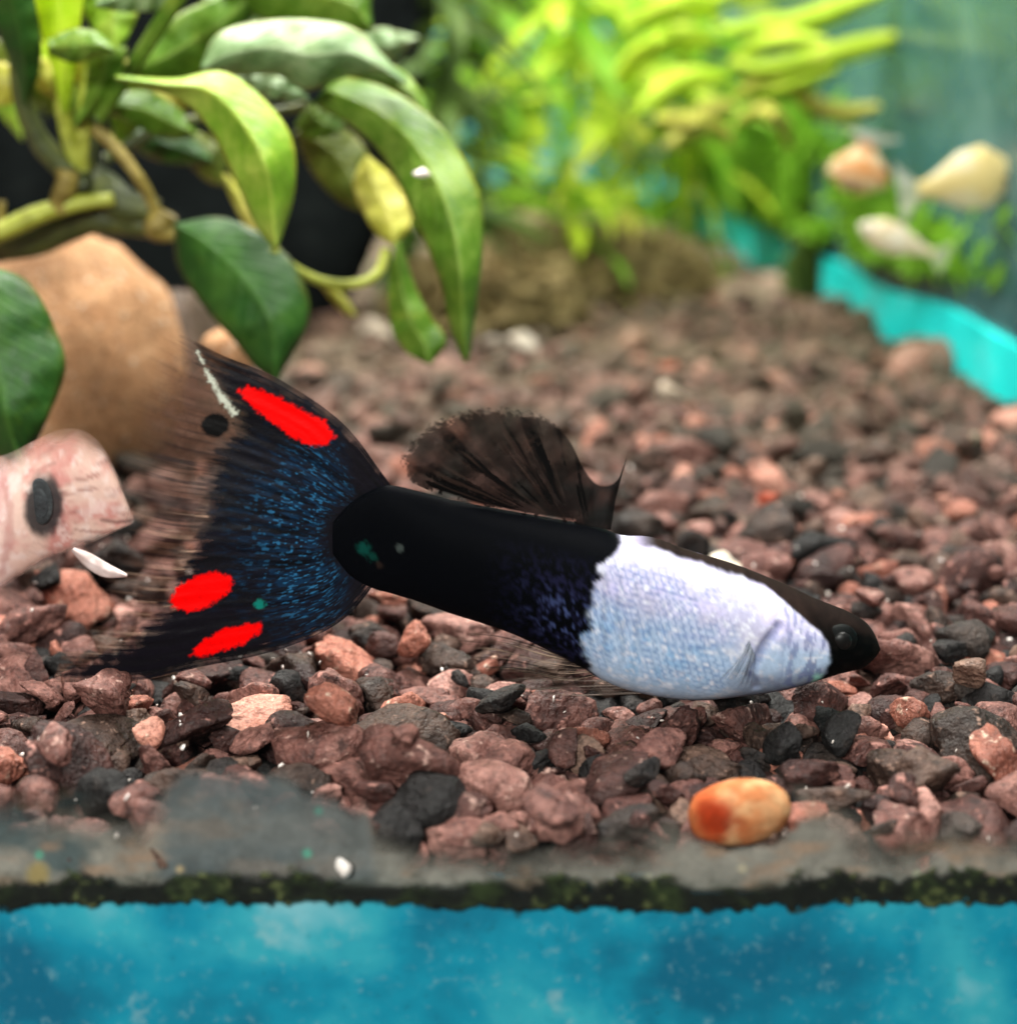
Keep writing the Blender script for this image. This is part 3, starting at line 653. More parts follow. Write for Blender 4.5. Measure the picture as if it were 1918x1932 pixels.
colr = lerp(colr, srgb(60, 44, 38), (sstep(.63, .74, st2) * sstep(.2, .6, T) * .45)[..., None])
P = at(U, Vp, .0 + .05 * np.sin(T * 6) * S  + .001 * np.sin(T * 110) * S)
build('dorsal_fin', P.reshape(-1, 3), grid_faces(150, 220), FIN, fish, col=np.concatenate([colr, np.clip(alpha, 0, 1)[..., None]], -1).reshape(-1, 4))
# lower fins: wispy rays
def wisp(name, up, lo, base_, outer, Y0_, Y1_, seed, dens, c0, c1, a_base=.15):
    R, S, T = coons(up, lo, base_, outer, 120, 160); U, Vp = R[..., 0], R[..., 1]
    st = fbm(T * dens, S * 2.2, 0, seed, 2); st2 = fbm(T * dens * 2.2, S * 3, 0, seed + 1, 2); n = fbm(U / 22, Vp / 22, 0, seed + 2)
    a = a_base + .55 * sstep(.48, .62, st) + .25 * sstep(.58, .7, st2)
    a = np.clip(a + .5 * sstep(.3, 0, S), 0, 1) * sstep(1, .6, S + (fbm(T * dens, S * 0, 0, seed + 3) - .5) * .7) * sstep(0, .06, T) * sstep(1, .92, T)
    cc = lerp(np.array(c0), np.array(c1), (sstep(.60, .70, st2) * .9)[..., None])
    P = at(U, Vp, Y0_ + (Y1_ - Y0_) * S + .03 * np.sin(T * 20) * S)
    build(name, P.reshape(-1, 3), grid_faces(120, 160), FIN, fish, col=np.concatenate([cc, a[..., None]], -1).reshape(-1, 4))
wisp('anal_fin', [(1080, 1244), (1030, 1222), (960, 1196), (900, 1188)], [(1130, 1278), (1080, 1290), (1020, 1280), (950, 1276)],
     [(1080, 1244), (1130, 1278)], [(900, 1188), (852, 1214), (880, 1240), (950, 1276)], -.02, -.12, 91, 34, srgb(26, 18, 17), srgb(190, 165, 145))
wisp('pelvic_fin', [(1150, 1282), (1090, 1278), (1020, 1276), (950, 1278)], [(1260, 1308), (1180, 1312), (1090, 1316), (985, 1312)],
     [(1150, 1282), (1260, 1308)], [(950, 1278), (960, 1300), (985, 1312)], -.10, -.22, 95, 24, srgb(90, 74, 68), srgb(205, 190, 178), .22)
wisp('pectoral_fin', [(1412, 1208), (1396, 1232), (1376, 1258), (1352, 1284)], [(1424, 1236), (1424, 1266), (1420, 1292), (1408, 1306)],
     [(1412, 1208), (1424, 1236)], [(1352, 1284), (1378, 1306), (1408, 1306)], -.31, -.40, 99, 20, srgb(120, 128, 140), srgb(185, 195, 210), .10)

# ================================================================== PINK FISH at the edge
top = [(-520, 960), (-440, 925), (-340, 910), (-200, 890), (-60, 872), (10, 858), (60, 834), (110, 812), (155, 812), (192, 840), (222, 896), (242, 950), (252, 978)]
bot = [(-520, 1000), (-440, 1040), (-340, 1090), (-200, 1140), (-60, 1140), (0, 1112), (50, 1078), (100, 1050), (150, 1034), (190, 1016), (228, 998), (242, 992), (252, 986)]
wf = [(-520, .03), (-380, .12), (-200, .2), (0, .17), (80, .12), (150, .07), (200, .04), (240, .015), (252, .008)]
pf = thing('pink_fish', (-3.2, 1.0, .3), 'pale pink fish with a big dark oval eye beside the black fish tail', 'fish')
C, U, Vp, F = body_mesh(top, bot, wf, 1.0, 200, 90, 1.8)
n1 = fbm(U / 40, Vp / 40, 0, 111); n2 = fbm(U / 12, Vp / 16, 0, 112)
col = lerp(srgb(232, 200, 186), srgb(212, 150, 142), sstep(.42, .68, n1)[..., None]); col = lerp(col, srgb(244, 226, 220), (sstep(.52, .7, n2) * .6)[..., None])
col = lerp(col, srgb(232, 214, 220), (sstep(60, -60, U) * .7)[..., None])
stk = fbm(np.arctan2(Vp - 960, U + 60) * 30, np.hypot(U, Vp - 960) / 60, 0, 113, 3); col = lerp(col, srgb(150, 92, 86), (sstep(.52, .70, stk) * sstep(40, 130, U) * .55)[..., None]); col = lerp(col, srgb(168, 128, 112), (sstep(880, 815, Vp) * .6)[..., None])
gl = line_d(U, Vp, [(12, 870), (30, 930), (34, 1000), (14, 1070)]); col = lerp(col, srgb(180, 120, 116), (sstep(12, 2, gl + (n2 - .5) * 14) * .5)[..., None])
rl = (Vp - np.interp(U, [p[0] for p in top], [p[1] for p in top])) / np.maximum(np.interp(U, [p[0] for p in bot], [p[1] for p in bot]) - np.interp(U, [p[0] for p in top], [p[1] for p in top]), 1)
pal = np.clip(.06 + .94 * sstep(-.02, .24, rl + (n1 - .5) * .2) * sstep(1.01, .90, rl + (n2 - .5) * .06) * sstep(262, 205, U + (n1 - .5) * 40), 0, 1)
PINKFILM = vcol_mat('pink_fish_film', .6, .008, True, nscale=14, spec=.2, grain=.12, trans=.2)
ey = np.hypot((U - 93) / 34, (Vp - 947) / 60) + (n2 - .5) * .3; col = lerp(col, srgb(44, 45, 48), (sstep(1.15, .8, ey) * .95)[..., None])
mo = line_d(U, Vp, [(248, 982), (222, 984), (196, 978)]); col = lerp(col, srgb(96, 52, 50), (sstep(6, 1, mo) * .7)[..., None])
build('body', C.reshape(-1, 3), F, PINKFILM, pf, col=np.concatenate([col, pal[..., None]], -1).reshape(-1, 4))
GREYEYE = simple('slate_eye', [(.3, (.008, .010, .012)), (.5, (.02, .024, .027)), (.7, (.08, .09, .095))], 11, .8, .01)
PUP = simple('slate_pupil', [(.3, (.006, .007, .009)), (.5, (.016, .02, .024)), (.7, (.06, .07, .075))], 14, .7, .01)
for s in (-1, 1):
    V, F_ = ICO[3]; c = at(77, 946, 1.0 + s * .108); Rr = 30 / FPX * 9
    e = build('eye', c + V * np.array([Rr * .8, Rr * .16, Rr * 1.55]), F_, GREYEYE, pf)
    build('pupil', c + np.array([0, s * Rr * .12, -.01]) + V * np.array([Rr * .5, Rr * .06, Rr * 1.0]), F_, PUP, e)
def leaf(name, Le, Re, Ys, m, parent, fold=.06, bulge=.05, ns=44, nt=15, solid=.018, wave=.02, seed=0, ripple=0.0):
    A, Bq = curve(Le, ns), curve(Re, ns); t = np.linspace(0, 1, nt)[None, :, None]; s = np.linspace(0, 1, ns)
    R = A[:, None] * (1 - t) + Bq[:, None] * t; tt = t[..., 0]
    Y = np.interp(s, np.linspace(0, 1, len(Ys)), Ys)[:, None] - bulge * (1 - (2 * tt - 1) ** 2) + fold * np.abs(2 * tt - 1) + wave * (fbm(R[..., 0] / 60, R[..., 1] / 60, 0, seed + 5) - .5) * 4
    Y = Y + ripple * np.sin(s[:, None] * 26 + tt * 3) * np.abs(2 * tt - 1)
    return build(name, at(R[..., 0], R[..., 1], Y).reshape(-1, 3), grid_faces(ns, nt), m, parent, uv=grid_uv(ns, nt), solid=solid)
WHITE = simple('pearly_fin', [(.3, (.46, .33, .30)), (.6, (.70, .58, .56))], 8, .6, .008)
leaf('pectoral_fin', [(140, 1034), (170, 1044), (205, 1064), (240, 1084)], [(136, 1038), (160, 1066), (196, 1088), (240, 1088)], [.80, .70, .62], WHITE, pf, .01, .01, solid=.008)
leaf('tail_fin', [(-500, 965), (-580, 900), (-680, 850), (-760, 860)], [(-500, 998), (-580, 1060), (-680, 1110), (-760, 1090)], [1.0, 1.0, 1.05], WHITE, pf, .02, .02)

# ================================================================== ROCKS
def rock(name, c, r, m, label, seed, sub=4, rough=.6, rot=0.0, group=None, cat='rock'):
    V, F = stone_shape(seed, sub, rough); V = V / np.abs(V).max(0) * np.array(r)
    ca, sa = math.cos(rot), math.sin(rot); V = V @ np.array([[ca, sa, 0], [-sa, ca, 0], [0, 0, 1]])
    return tag(build(name, V + np.array(c), F, m, origin=np.array([c[0], c[1], c[2] - r[2]])), label, cat, group)
g = at(120, 690, 6.2)
V, F = ICO[4]; V = V * (1 + .34 * (fbm(V[:, 0] * 1.1 + 5, V[:, 1] * 1.1, V[:, 2] * 1.1, 402) - .5) + .05 * (fbm(V[:, 0] * 5, V[:, 1] * 5, V[:, 2] * 5, 403) - .5))[:, None]
tag(build('boulder', V * np.array([1.08, .95, 1.25]) + np.array([g[0], 6.2, g[2] - .15]), F, tan, origin=np.array([g[0], 6.2, 0])), 'large smooth tan orange boulder under the plant stem', 'rock')
g = at(425, 660, 5.6)
rock('rock', (g[0], 5.7, g[2] - .05), (.22, .2, .2), tan, 'small orange stone beside the dark round leaf', 405, rough=.3)
g = at(318, 700, 6.0)
rock('rock', (g[0] + .05, 6.5, .45), (.55, .5, .85), STONE['grey brown'], 'brown rough rock next to the tan boulder, behind the tail tip', 407, rough=.6)
rock('rock', (-6.5, 14.5, 2.6), (5.6, 1.2, 4.6), SHADE_BACKING, 'tall black backing shape added for the deep shade behind the broad leaves', 411, rough=.5)  # unlit-looking black mass added to give the dark shade between leaves
g = ground(1120, 520)
rock('rock', (g[0] - .2, g[1] + 1, .0), (2.3, 2.0, 1.0), MOUND, 'low olive brown algae covered rock behind the gravel', 415, rough=.7)
# orange pebble at the front glass
V, F = ICO[4]; V = V * (1 + .16 * (fbm(V[:, 0] * 1.4 + 3, V[:, 1] * 1.4, V[:, 2] * 1.4, 431) - .5) + .05 * (fbm(V[:, 0] * 6, V[:, 1] * 6, V[:, 2] * 6, 432) - .5))[:, None]; V = V * np.array([.235, .13, .148])
cc = at(1394, 1532, YG + .16); th = .18
V = V @ np.array([[math.cos(th), 0, math.sin(th)], [0, 1, 0], [-math.sin(th), 0, math.cos(th)]]) + cc
u_, v_, _ = project(V); n_ = fbm(u_ / 30, v_ / 30, V[:, 1] * 8, 121)
c_ = lerp(srgb(196, 124, 78), srgb(220, 172, 124), sstep(.4, .7, n_)[:, None]); c_ = lerp(c_, srgb(204, 104, 56), (sstep(1420, 1330, u_ + (n_ - .5) * 80) * .8)[:, None])
c_ = lerp(c_, srgb(158, 46, 14), (sstep(58, 22, np.hypot(u_ - 1352, (v_ - 1545)) + (n_ - .5) * 40) * .95)[:, None])
tag(build('amber_pebble', V, F, AMBER, col=np.c_[c_, np.ones(len(V))]), 'orange amber pebble with a red patch against the front glass', 'pebble')
V, F = stone_shape(433, 3, .8); V = V / np.abs(V).max(0) * np.array([.036, .03, .042]) + at(648, 1636, YG - .02)
tag(build('quartz_chip', V, F, GRIT), 'bright white chip on the silt above the algae line', 'chip')

# ================================================================== BROAD-LEAVED PLANT
pl = thing('broadleaf_plant', (-2.2, 4.6, 0.2), 'broad leaved green water plant with drooping leaves over the tan boulder', 'plant')
LV = [
 # edges in the photograph, distance along the leaf, material
 ([(590, 195), (680, 250), (740, 320), (785, 420), (828, 520), (852, 620), (876, 684)], [(640, 142), (740, 172), (830, 238), (890, 330), (910, 410), (902, 540), (882, 684)], [4.4, 3.9, 3.5, 3.3, 3.4], 'mid', .10, .05),
 ([(218, 148), (330, 182), (395, 242), (440, 330), (488, 430), (520, 470)], [(218, 144), (330, 150), (432, 140), (540, 240), (556, 350), (522, 470)], [3.6, 3.3, 3.0, 3.1], 'bright', .16, .02),
 ([(380, 128), (418, 62), (530, 38), (655, 50), (712, 96), (768, 156)], [(384, 134), (450, 142), (520, 140), (580, 170), (665, 142), (766, 158)], [4.0, 4.0, 4.1, 4.0], 'pale', .05, .16),
 ([(445, 146), (490, 130), (540, 148), (582, 186)], [(445, 150), (480, 172), (520, 188), (580, 190)], [4.2, 4.2], 'pale', .04, .05),
 ([(330, 425), (338, 505), (396, 592), (446, 646), (484, 694), (520, 716)], [(332, 424), (420, 412), (505, 450), (562, 512), (582, 600), (524, 716)], [4.4, 4.1, 3.9, 3.9], 'dark', .06, .10),
 ([(-60, 500), (-140, 580), (-150, 700), (-60, 820), (42, 880)], [(-40, 500), (50, 530), (104, 620), (120, 710), (46, 880)], [2.9, 2.7, 2.6, 2.6], 'dark', .06, .08),
 ([(748, 458), (734, 540), (740, 620), (768, 664), (808, 686)], [(752, 456), (782, 540), (812, 598), (840, 642), (812, 686)], [4.2, 4.1, 4.0], 'mid', .06, .02),
 ([(690, 296), (668, 345), (686, 400), (712, 440), (742, 462)], [(694, 296), (735, 332), (768, 385), (774, 425), (744, 462)], [4.9, 4.8, 4.6], 'yellow', .05, .05),
 ([(55, -60), (75, 40), (98, 120), (120, 214)], [(168, -60), (152, 40), (142, 120), (126, 214)], [4.2, 4.3, 4.5], 'lime', .05, .04),
 ([(92, 78), (140, 56), (188, 64), (218, 94)], [(94, 100), (140, 118), (184, 104), (216, 96)], [3.9, 3.8], 'mid', .04, .06),
 ([(-40, -60), (0, 60), (30, 140), (44, 200)], [(52, -60), (76, 60), (72, 140), (50, 200)], [3.8, 4.0, 4.3], 'dark', .05, .04),
 ([(-60, 128), (0, 118), (34, 140), (48, 164)], [(-60, 200), (0, 198), (30, 190), (48, 168)], [4.6, 4.6], 'yellow', .04, .04),
 ([(180, 6), (240, -40), (310, -50), (340, -20)], [(182, 12), (240, 22), (300, 16), (338, -14)], [4.1, 4.1], 'pale', .04, .05),
 ([(238, 132), (320, 40), (420, -10), (500, -60)], [(242, 138), (330, 152), (412, 112), (500, 0)], [4.8, 4.8, 4.9], 'mid', .05, .06),
 ([(420, -30), (540, -80), (680, -40), (700, 40)], [(424, 0), (500, 36), (600, 50), (698, 62)], [4.9, 4.8, 4.8], 'mid', .05, .10),
 ([(668, 96), (755, 132), (800, 184), (814, 228)], [(650, 150), (724, 172), (778, 206), (812, 230)], [4.5, 4.4, 4.3], 'mid', .05, .05),
 ([(556, 250), (588, 322), (640, 380), (694, 402)], [(560, 246), (640, 240), (694, 292), (700, 400)], [5.6, 5.5, 5.4], 'olive', .05, .05),
 ([(322, 250), (352, 300), (390, 340), (420, 350)], [(326, 246), (380, 252), (424, 290), (424, 348)], [5.4, 5.4], 'olive', .05, .05),
 ([(200, 190), (270, 170), (330, 200), (372, 250)], [(204, 210), (260, 240), (320, 262), (370, 256)], [4.6, 4.7], 'mid', .05, .06),
 ([(225, 250), (300, 240), (360, 260), (400, 300)], [(228, 262), (290, 300), (350, 310), (398, 304)], [5.2, 5.2], 'dark', .05, .06),
 ([(420, 330), (440, 380), (470, 430), (520, 470)], [(424, 328), (470, 370), (505, 420), (522, 468)], [5.2, 5.0], 'yellow', .03, .03),
 ([(150, 80), (165, 120), (160, 180), (140, 236)], [(240, 90), (225, 150), (190, 200), (146, 238)], [4.4, 4.4, 4.5], 'mid', .05, .04),
 ([(150, -50), (160, 20), (190, 70), (215, 96)], [(300, -60), (270, 0), (245, 60), (219, 98)], [4.6, 4.5, 4.4], 'bright', .05, .05),
 ([(586, 200), (560, 235), (585, 262), (640, 250)], [(590, 196), (625, 200), (650, 220), (644, 246)], [5.0, 5.0], 'mid', .04, .03),
 ([(600, 530), (630, 570), (650, 590), (668, 596)], [(604, 528), (640, 552), (660, 575), (670, 594)], [5.2, 5.2], 'yellow', .02, .02),
]
rr = random.Random(5)
for q in range(16):                         # young leaves crowding the crown, further back
    a0 = rr.uniform(-2.6, -.4); L = rr.uniform(110, 230); cx, cy = rr.uniform(40, 260), rr.uniform(190, 300); w = rr.uniform(18, 42)
    dx, dy = math.cos(a0), math.sin(a0); m1 = (cx + dx * L * .5 - dy * w, cy + dy * L * .5 + dx * w); m2 = (cx + dx * L * .5 + dy * w, cy + dy * L * .5 - dx * w)
    tip = (cx + dx * L, cy + dy * L + rr.uniform(0, 40)); yy = rr.uniform(5.0, 6.2)
    LV.append(([(cx, cy), m1, tip], [(cx + 3, cy), m2, (tip[0] + 2, tip[1])], [yy, yy - .1, yy - .2], rr.choice(['mid', 'olive', 'lime', 'bright', 'mid', 'yellow']), .05, .04))
for q in range(10):
    cx, cy = rr.uniform(280, 640), rr.uniform(-20, 120); w = rr.uniform(25, 50); L = rr.uniform(120, 200); a0 = rr.uniform(-.5, .9)
    dx, dy = math.cos(a0), math.sin(a0); m1 = (cx + dx * L * .5 - dy * w, cy + dy * L * .5 + dx * w); m2 = (cx + dx * L * .5 + dy * w, cy + dy * L * .5 - dx * w); yy = rr.uniform(5.6, 6.8)
    LV.append(([(cx, cy), m1, (cx + dx * L, cy + dy * L)], [(cx + 3, cy), m2, (cx + dx * L + 2, cy + dy * L)], [yy, yy, yy - .2], rr.choice(['mid', 'grass', 'olive', 'pale']), .05, .06))
for i, (le, re, ys, mk, fo, bu) in enumerate(LV):
    leaf('leaf', le, re, ys, LM[mk], pl, fo, bu, seed=i * 3, ripple=.05 if mk == 'pale' else .016)
def px_tube(name, pts, Ys, rad, m, parent):
    P = curve(pts, 40); Y = np.interp(np.linspace(0, 1, 40), np.linspace(0, 1, len(Ys)), Ys)
    return tube(name, at(P[:, 0], P[:, 1], Y), rad, m, parent)
px_tube('stem', [(512, 468), (560, 510), (620, 534), (680, 534), (715, 512), (728, 470)], [4.1, 4.3, 4.5], [.034, .040, .036], STEM_Y, pl)
px_tube('stem', [(-80, 470), (0, 438), (80, 402), (150, 384), (215, 376)], [4.6, 4.6, 4.7], [.07, .075, .05], STEM_Y, pl)
px_tube('stem', [(30, -60), (38, 150), (62, 240), (102, 300), (160, 350)], [4.4, 4.5, 4.7], [.06, .07, .09], STEM_D, pl)
px_tube('stem', [(345, -20), (300, 50), (262, 110), (236, 150), (190, 220)], [4.0, 4.2, 4.5], [.06, .055, .05], LM['mid'], pl)
px_tube('stem', [(118, 60), (112, 160), (126, 250), (150, 320)], [4.5, 4.6, 4.7], [.04, .05, .06], STEM_Y, pl)
px_tube('stem', [(170, 90), (165, 170), (158, 250), (160, 320)], [4.6, 4.6, 4.7], [.05, .06, .07], STEM_Y, pl)
px_tube('stem', [(222, 150), (200, 210), (182, 260), (170, 320)], [4.5, 4.6, 4.7], [.035, .04, .05], STEM_D, pl)
px_tube('stem', [(580, 200), (500, 215), (400, 220), (290, 250), (200, 300)], [4.5, 4.7, 4.8], [.035, .04, .045], STEM_D, pl)
px_tube('rhizome', [(-80, 480), (60, 444), (180, 408), (300, 430), (350, 440)], [5.0, 5.0, 4.9], [.12, .17, .14, .06], STEM_D, pl)
px_tube('rhizome', [(110, 300), (170, 345), (230, 385), (300, 400)], [4.8, 4.9, 4.9], [.10, .16, .15, .10], STEM_D, pl)
px_tube('root', [(178, 240), (215, 275), (258, 330), (296, 400), (312, 446)], [4.5, 4.5, 4.7], [.05, .045, .04], ROOT, pl)
px_tube('root', [(128, 320), (126, 350), (110, 380), (118, 400)], [4.6, 4.6], [.09, .08, .04], ROOT, pl)
px_tube('root', [(316, 400), (300, 430), (330, 446)], [4.6, 4.6], [.09, .11, .05], ROOT, pl)
px_tube('root', [(5, 380), (2, 410), (6, 440)], [4.7, 4.7], [.03, .03, .02], ROOT, pl)
V, F = stone_shape(441, 3, .4); V = V * .065 + at(796, 326, 3.36)
tag(build('snail', V, F, GRIT), 'tiny pinkish white snail on the long hanging leaf', 'snail')

# ================================================================== PLANTS FURTHER BACK
def blade_mesh(L, w, m, curl, seed):
    n, k = 18, 7; s = np.linspace(0, 1, n); t = np.linspace(-1, 1, k)
    wd = w * np.sin(np.pi * np.clip(s * .96 + .03, 0, 1)) ** .75
    x = s * L; z = -curl * (s ** 2) * L
    P = np.stack([np.repeat(x[:, None], k, 1), wd[:, None] * t[None], z[:, None] + .25 * w * np.abs(t)[None] + .1 * w * np.sin(s * 9 + seed)[:, None]], -1).reshape(-1, 3)
    me = bpy.data.meshes.new('leaf'); me.from_pydata((P * CM).tolist(), [], grid_faces(n, k).tolist())
    me.polygons.foreach_set('use_smooth', np.ones(len(me.polygons), bool)); me.materials.append(m)
    li = np.empty(len(me.loops), np.int32); me.loops.foreach_get('vertex_index', li)
    l = me.uv_layers.new(name='UVMap'); l.data.foreach_set('uv', grid_uv(n, k).astype(np.float32)[li].ravel()); return me
BL = {k: [blade_mesh(1.4, .15, LM[k], .35, 1), blade_mesh(1.1, .12, LM[k], -.15, 2), blade_mesh(1.5, .13, LM[k], .5, 3)] for k in ('lime', 'grass', 'moss', 'yellow')}
GAPS = [(1092, 240), (1150, 305), (1108, 352), (1198, 346), (968, 284), (1170, 30)]
def stem_plant(pts, Y, label, kinds, per, sc_, seed, group=None, droop=.2):
    r = random.Random(seed); P = curve(pts, 60); Ys = Y if hasattr(Y, '__len__') else [Y, Y]
    W = at(P[:, 0], P[:, 1], np.interp(np.linspace(0, 1, 60), np.linspace(0, 1, len(Ys)), Ys))
    if W[0, 2] > .2: W = np.vstack([[W[0, 0], W[0, 1], -.1], W])
    o = thing('stem_plant', W[0], label, 'plant', group)
    tube('stem', W, [.10, .07, .04], LM[kinds[0]], o, 50, 7)
    W2 = curve(W, per)
    for i in range(per):
        for q in range(r.choice((2, 3, 3))):
            hu, hv, _ = project(W2[i])
            if min(math.hypot(hu - a_, (hv - b_) * 1.3) for a_, b_ in GAPS) < 62: continue      # open gaps in the thicket
            me = r.choice(BL[r.choice(kinds)]); l = bpy.data.objects.new('leaf', me); COL.objects.link(l); l.parent = o
            l.location = Vector((W2[i] - W[0]).tolist()) * CM
            l.rotation_euler = Euler((r.uniform(-.6, .6), r.uniform(-.5, .5) + droop, r.uniform(0, 6.283))); s = sc_ * r.uniform(.7, 1.25); l.scale = (s, s, s)
    return o
stem_plant([(1010, 420), (1000, 250), (1020, 80), (1040, -120)], 21, 'lime stem plant rising beside the dark gap left of the turquoise spots', ['lime', 'grass'], 24, 1.2, 1)
stem_plant([(1130, 420), (1120, 230), (1090, 60), (1120, -120)], 24, 'grass green stem plant standing among turquoise patches', ['grass', 'lime'], 26, 1.3, 2)
stem_plant([(1230, 430), (1260, 260), (1240, 110), (1300, -100)], 25, 'tall lime yellow stem plant in the middle of the back thicket', ['lime', 'yellow', 'lime'], 24, 1.3, 3)
stem_plant([(1330, 400), (1370, 240), (1350, 120), (1420, -80)], 26, 'lime stem plant leaning toward the side glass', ['lime', 'grass'], 20, 1.1, 4)
stem_plant([(900, 430), (905, 260), (860, 110), (890, -100)], 19, 'dark mossy stem plant behind the long hanging leaf', ['moss', 'moss', 'grass'], 34, .9, 5)
stem_plant([(780, 430), (770, 200), (760, 60), (730, -100)], 17, 'dark moss green stem plant above the broad pale leaf', ['moss', 'grass'], 34, .9, 6)
stem_plant([(960, 430), (950, 180), (920, 20), (960, -100)], 23, 'bright green bushy stem plant at the top behind the moss', ['grass', 'lime'], 28, 1.2, 7)
stem_plant([(1180, 440), (1185, 380), (1200, 320), (1195, 240)], 27, 'short yellowish stem plant low in front of the back glass', ['grass', 'yellow'], 14, .8, 8)
stem_plant([(1080, 430), (1060, 300), (1090, 150), (1060, -80)], 16, 'leafy lime plant rising straight from the olive rock', ['lime', 'grass'], 26, 1.0, 11)
stem_plant([(1180, 420), (1170, 260), (1200, 120), (1180, -80)], 18, 'yellow tinted stem plant in front of the grass green one', ['lime', 'yellow', 'grass'], 26, 1.1, 12)
stem_plant([(1290, 420), (1300, 300), (1290, 140), (1320, -80)], 19, 'bushy lime plant beside the fern', ['lime', 'grass'], 24, 1.1, 13)
stem_plant([(840, 420), (830, 260), (850, 100), (820, -80)], 14, 'dense dark moss plant over the black gap behind the hanging leaf', ['moss'], 34, .8, 14)
# the long arching fronds near the side glass
fp = thing('fern_plant', ground(1400, 430, 0), 'yellow green fern with long arching fronds before the dark side glass', 'plant')
px_tube('stem', [(1400, 430), (1395, 250), (1380, 100), (1330, -60)], [22, 22, 22], [.09, .07, .05], LM['grass'], fp)
FR = [([(1390, 190), (1440, 150), (1500, 170), (1540, 200), (1600, 214), (1660, 200)], 20), ([(1380, 120), (1450, 130), (1540, 110), (1620, 90), (1720, 62)], 22),
      ([(1360, 60), (1440, 50), (1520, 40), (1600, 10), (1680, -20)], 22), ([(1390, 230), (1430, 210), (1470, 230), (1490, 280)], 14),
      ([(1370, 150), (1300, 150), (1240, 180), (1190, 230)], 22), ([(1350, 80), (1280, 70), (1210, 100), (1160, 150)], 24), ([(1385, 200), (1330, 215), (1280, 260), (1250, 280)], 22),
      ([(1340, 0), (1420, -20), (1500, -30), (1600, -60)], 20), ([(1380, 130), (1420, 90), (1480, 75), (1560, 78)], 20), ([(1380, 260), (1340, 240), (1290, 230), (1230, 225)], 16),
      ([(1385, 170), (1450, 175), (1520, 150), (1580, 130)], 16), ([(1360, 30), (1300, 10), (1240, 20), (1180, 60)], 22), ([(1700, -40), (1780, -10), (1860, 0), (1940, 10)], 22)]
for i, (pts, w) in enumerate(FR):
    P = curve(pts, 40); T = np.gradient(P, axis=0); T /= np.linalg.norm(T, axis=1)[:, None]; N = np.stack([-T[:, 1], T[:, 0]], -1)
    wd = (w * np.sin(np.pi * np.linspace(.06, .98, 40)) ** .6 * (1 + .12 * np.sin(np.linspace(0, 9, 40) + i)))[:, None]
    leaf('frond', P + N * wd, P - N * wd, [13.5, 12.6, 13.6] if i % 2 else [14.5, 14, 13.4], LM['lime' if i % 3 else 'yellow'], fp, .1, .1, 40, 9, solid=.03, seed=i)
# low moss hummocks along the side glass
def hummock(c, rad, h, n, label, mk, seed):
    g = np.array([c[0], c[1], 0.0]); r = np.random.default_rng(seed); AV, AF = [], []
    for i in range(n):
        th, ph = r.uniform(0, 6.283), math.acos(r.uniform(0, 1)); q = r.uniform(.55, 1) ** .5
        p = np.array([math.cos(th) * math.sin(ph) * rad, math.sin(th) * math.sin(ph) * rad, math.cos(ph) * h]) * q
        d = r.normal(size=3); d /= np.linalg.norm(d); e = np.cross(d, r.normal(size=3)); e /= np.linalg.norm(e); L = r.uniform(.12, .3)
        AV += [p - e * L * .3, p + d * L, p + e * L * .3, p - d * L * .6]; AF.append([4 * i, 4 * i + 1, 4 * i + 2, 4 * i + 3])
    P = np.array(AV) + g; P[:, 0] = np.minimum(P[:, 0], wallx(P[:, 1]) - .1)
    o = build('moss_clump', P, AF, LM[mk], origin=g, smooth=False, uv=np.tile([[0, .2], [1, .5], [0, .8], [0, .5]], (n, 1))); return tag(o, label, 'moss')
hummock((wallx(16.2) - .15, 16.2), .34, .8, 700, 'small moss clump breaking the turquoise strip in two', 'moss', 2)
hummock((.9, 17.0), 2.3, .9, 2600, 'dun brown moss growing over the low back rock', 'dun', 3)
r = np.random.default_rng(77); AV, AF = [], []
for i in range(13000):                       # algae tufts on the side glass
    y = r.normal(19.5, 3.2); z = .85 + abs(r.normal(0, .75)) * (1.0 if y > 14 else .5)
    if y > 31 or fbm(np.array(y * .5), np.array(z * .9), 0, 78) < .30 + .05 * z: continue
    p = np.array([wallx(y) - .03 - r.uniform(0, .22), y, z]); d = r.normal(size=3) * (.4, 1, 1); d /= np.linalg.norm(d); e = np.cross(d, (1, .1, 0)); e /= np.linalg.norm(e); L = r.uniform(.12, .32)
    k = len(AV); AV += [p - e * L * .35, p + d * L, p + e * L * .35, p - d * L * .6]; AF.append([k, k + 1, k + 2, k + 3])
tag(build('wall_algae', np.array(AV), AF, LM['grass'], origin=np.zeros(3), smooth=False, uv=np.tile([[0, .2], [1, .5], [0, .8], [0, .5]], (len(AF), 1))), 'green algae growing on the side glass above the turquoise strip', 'algae', kind='stuff')
hummock((1.3, 23), 1.7, 1.1, 2600, 'soft green moss clump below the fern fronds', 'grass', 4)
hummock((-.3, 13.5), 1.3, 1.0, 2200, 'dark moss clump at the foot of the mossy stem plant', 'dun', 5)

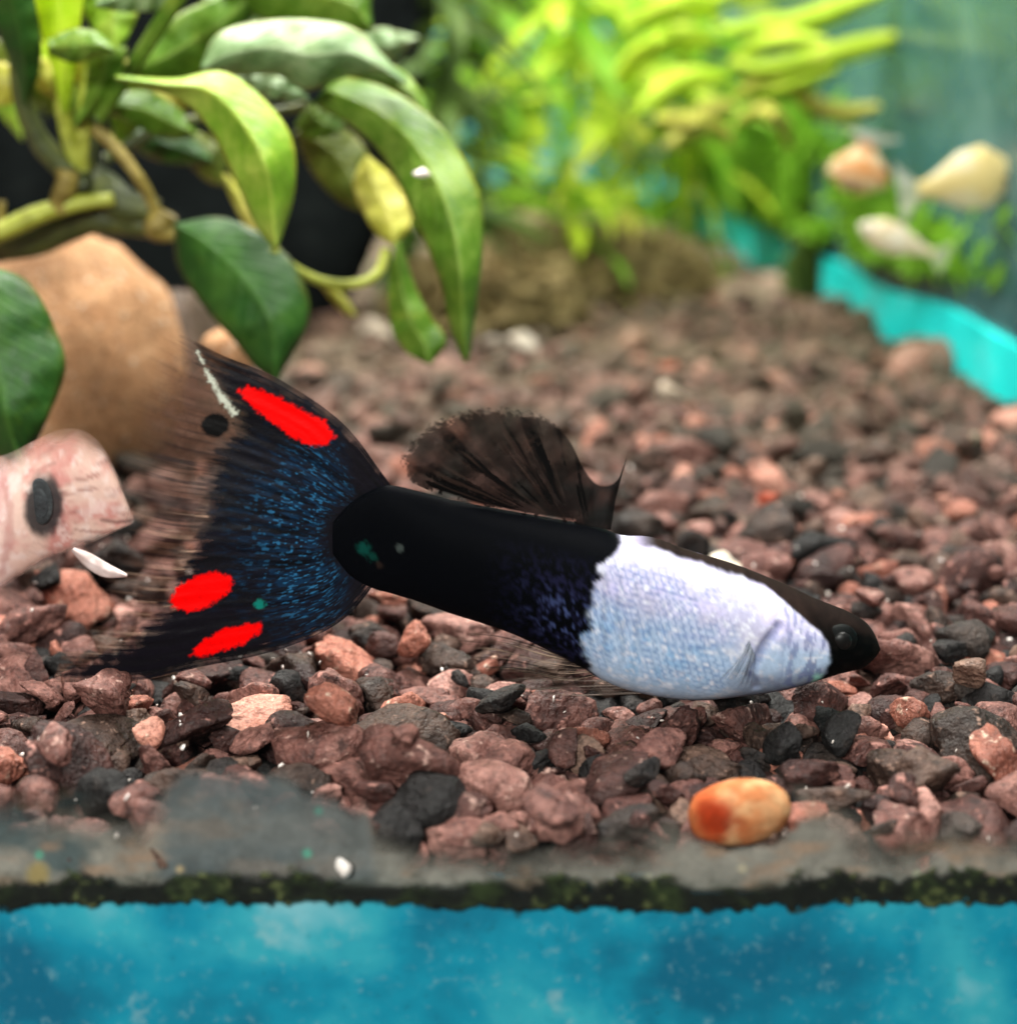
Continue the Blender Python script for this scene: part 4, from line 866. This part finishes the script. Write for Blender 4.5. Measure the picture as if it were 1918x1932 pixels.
# ================================================================== PALE FISH far back by the side glass
def small_fish(u, v, L, H, Y, ang, label, c0, c1, seed):
    o = thing('small_fish', at(u, v, Y), label, 'fish', None); k = (Y + 8.2) / FPX
    n, m = 40, 24; s = np.linspace(0, 1, n); th = np.linspace(0, 2 * np.pi, m, endpoint=False)
    hh = np.interp(s, [0, .08, .3, .55, .8, .93, 1], [.05, .45, 1, .92, .45, .26, .3]) * H / 2 * k
    X = (s - .5) * L * k; P = np.stack([np.repeat(X[:, None], m, 1), hh[:, None] * .5 * np.sin(th)[None], hh[:, None] * np.cos(th)[None]], -1)
    ca, sa = math.cos(ang), math.sin(ang); M = np.array([[ca, 0, -sa], [0, 1, 0], [sa, 0, ca]])
    c = at(u, v, Y); nn = fbm(P[..., 0] * 6, P[..., 2] * 6, 0, seed)
    col = lerp(srgb(*c0), srgb(*c1), sstep(.35, .7, nn)[..., None])
    build('body', (P @ M.T + c).reshape(-1, 3), grid_faces(n, m, True).tolist() + [list(range(m))[::-1], list(range((n - 1) * m, n * m))], FIN, o, col=np.concatenate([col, (np.ones((n, m)) * (.35 + .6 * np.abs(np.sin(th))[None] ** .6))[..., None]], -1).reshape(-1, 4))
    a, b = np.meshgrid(np.linspace(0, 1, 14), np.linspace(-1, 1, 11), indexing='ij')
    Q = np.stack([(.48 + .22 * a) * L * k, .02 * np.sin(b * 6) * a, b * (.12 + .4 * a) * H * k], -1)
    build('tail_fin', (Q @ M.T + c).reshape(-1, 3), grid_faces(14, 11), FIN, o, col=np.concatenate([np.tile(srgb(225, 220, 205), (14, 11, 1)), np.full((14, 11, 1), .5)], -1).reshape(-1, 4))
    for s_ in (-1, 1):
        V, F = ICO[2]; e = (np.array([-.38 * L * k, s_ * H * .20 * k, .08 * H * k]) @ M.T) + c
        build('eye', e + V * H * .06 * k, F, EYE, o)
    return o
small_fish(1822, 340, 180, 116, 9.5, 3.35, 'cream yellow fish near the side glass, plumpest of the pale ones', (226, 206, 140), (236, 226, 190), 5)
small_fish(1688, 452, 150, 62, 10.0, -.35, 'slim cream white fish low above the turquoise strip', (228, 210, 172), (238, 230, 210), 6)
small_fish(1622, 318, 96, 120, 11.5, 1.35, 'orange and white fish hanging upright by the side glass', (200, 130, 66), (226, 200, 160), 7)
print('stones', len(stones), 'single', len(single), 'special', len(special))
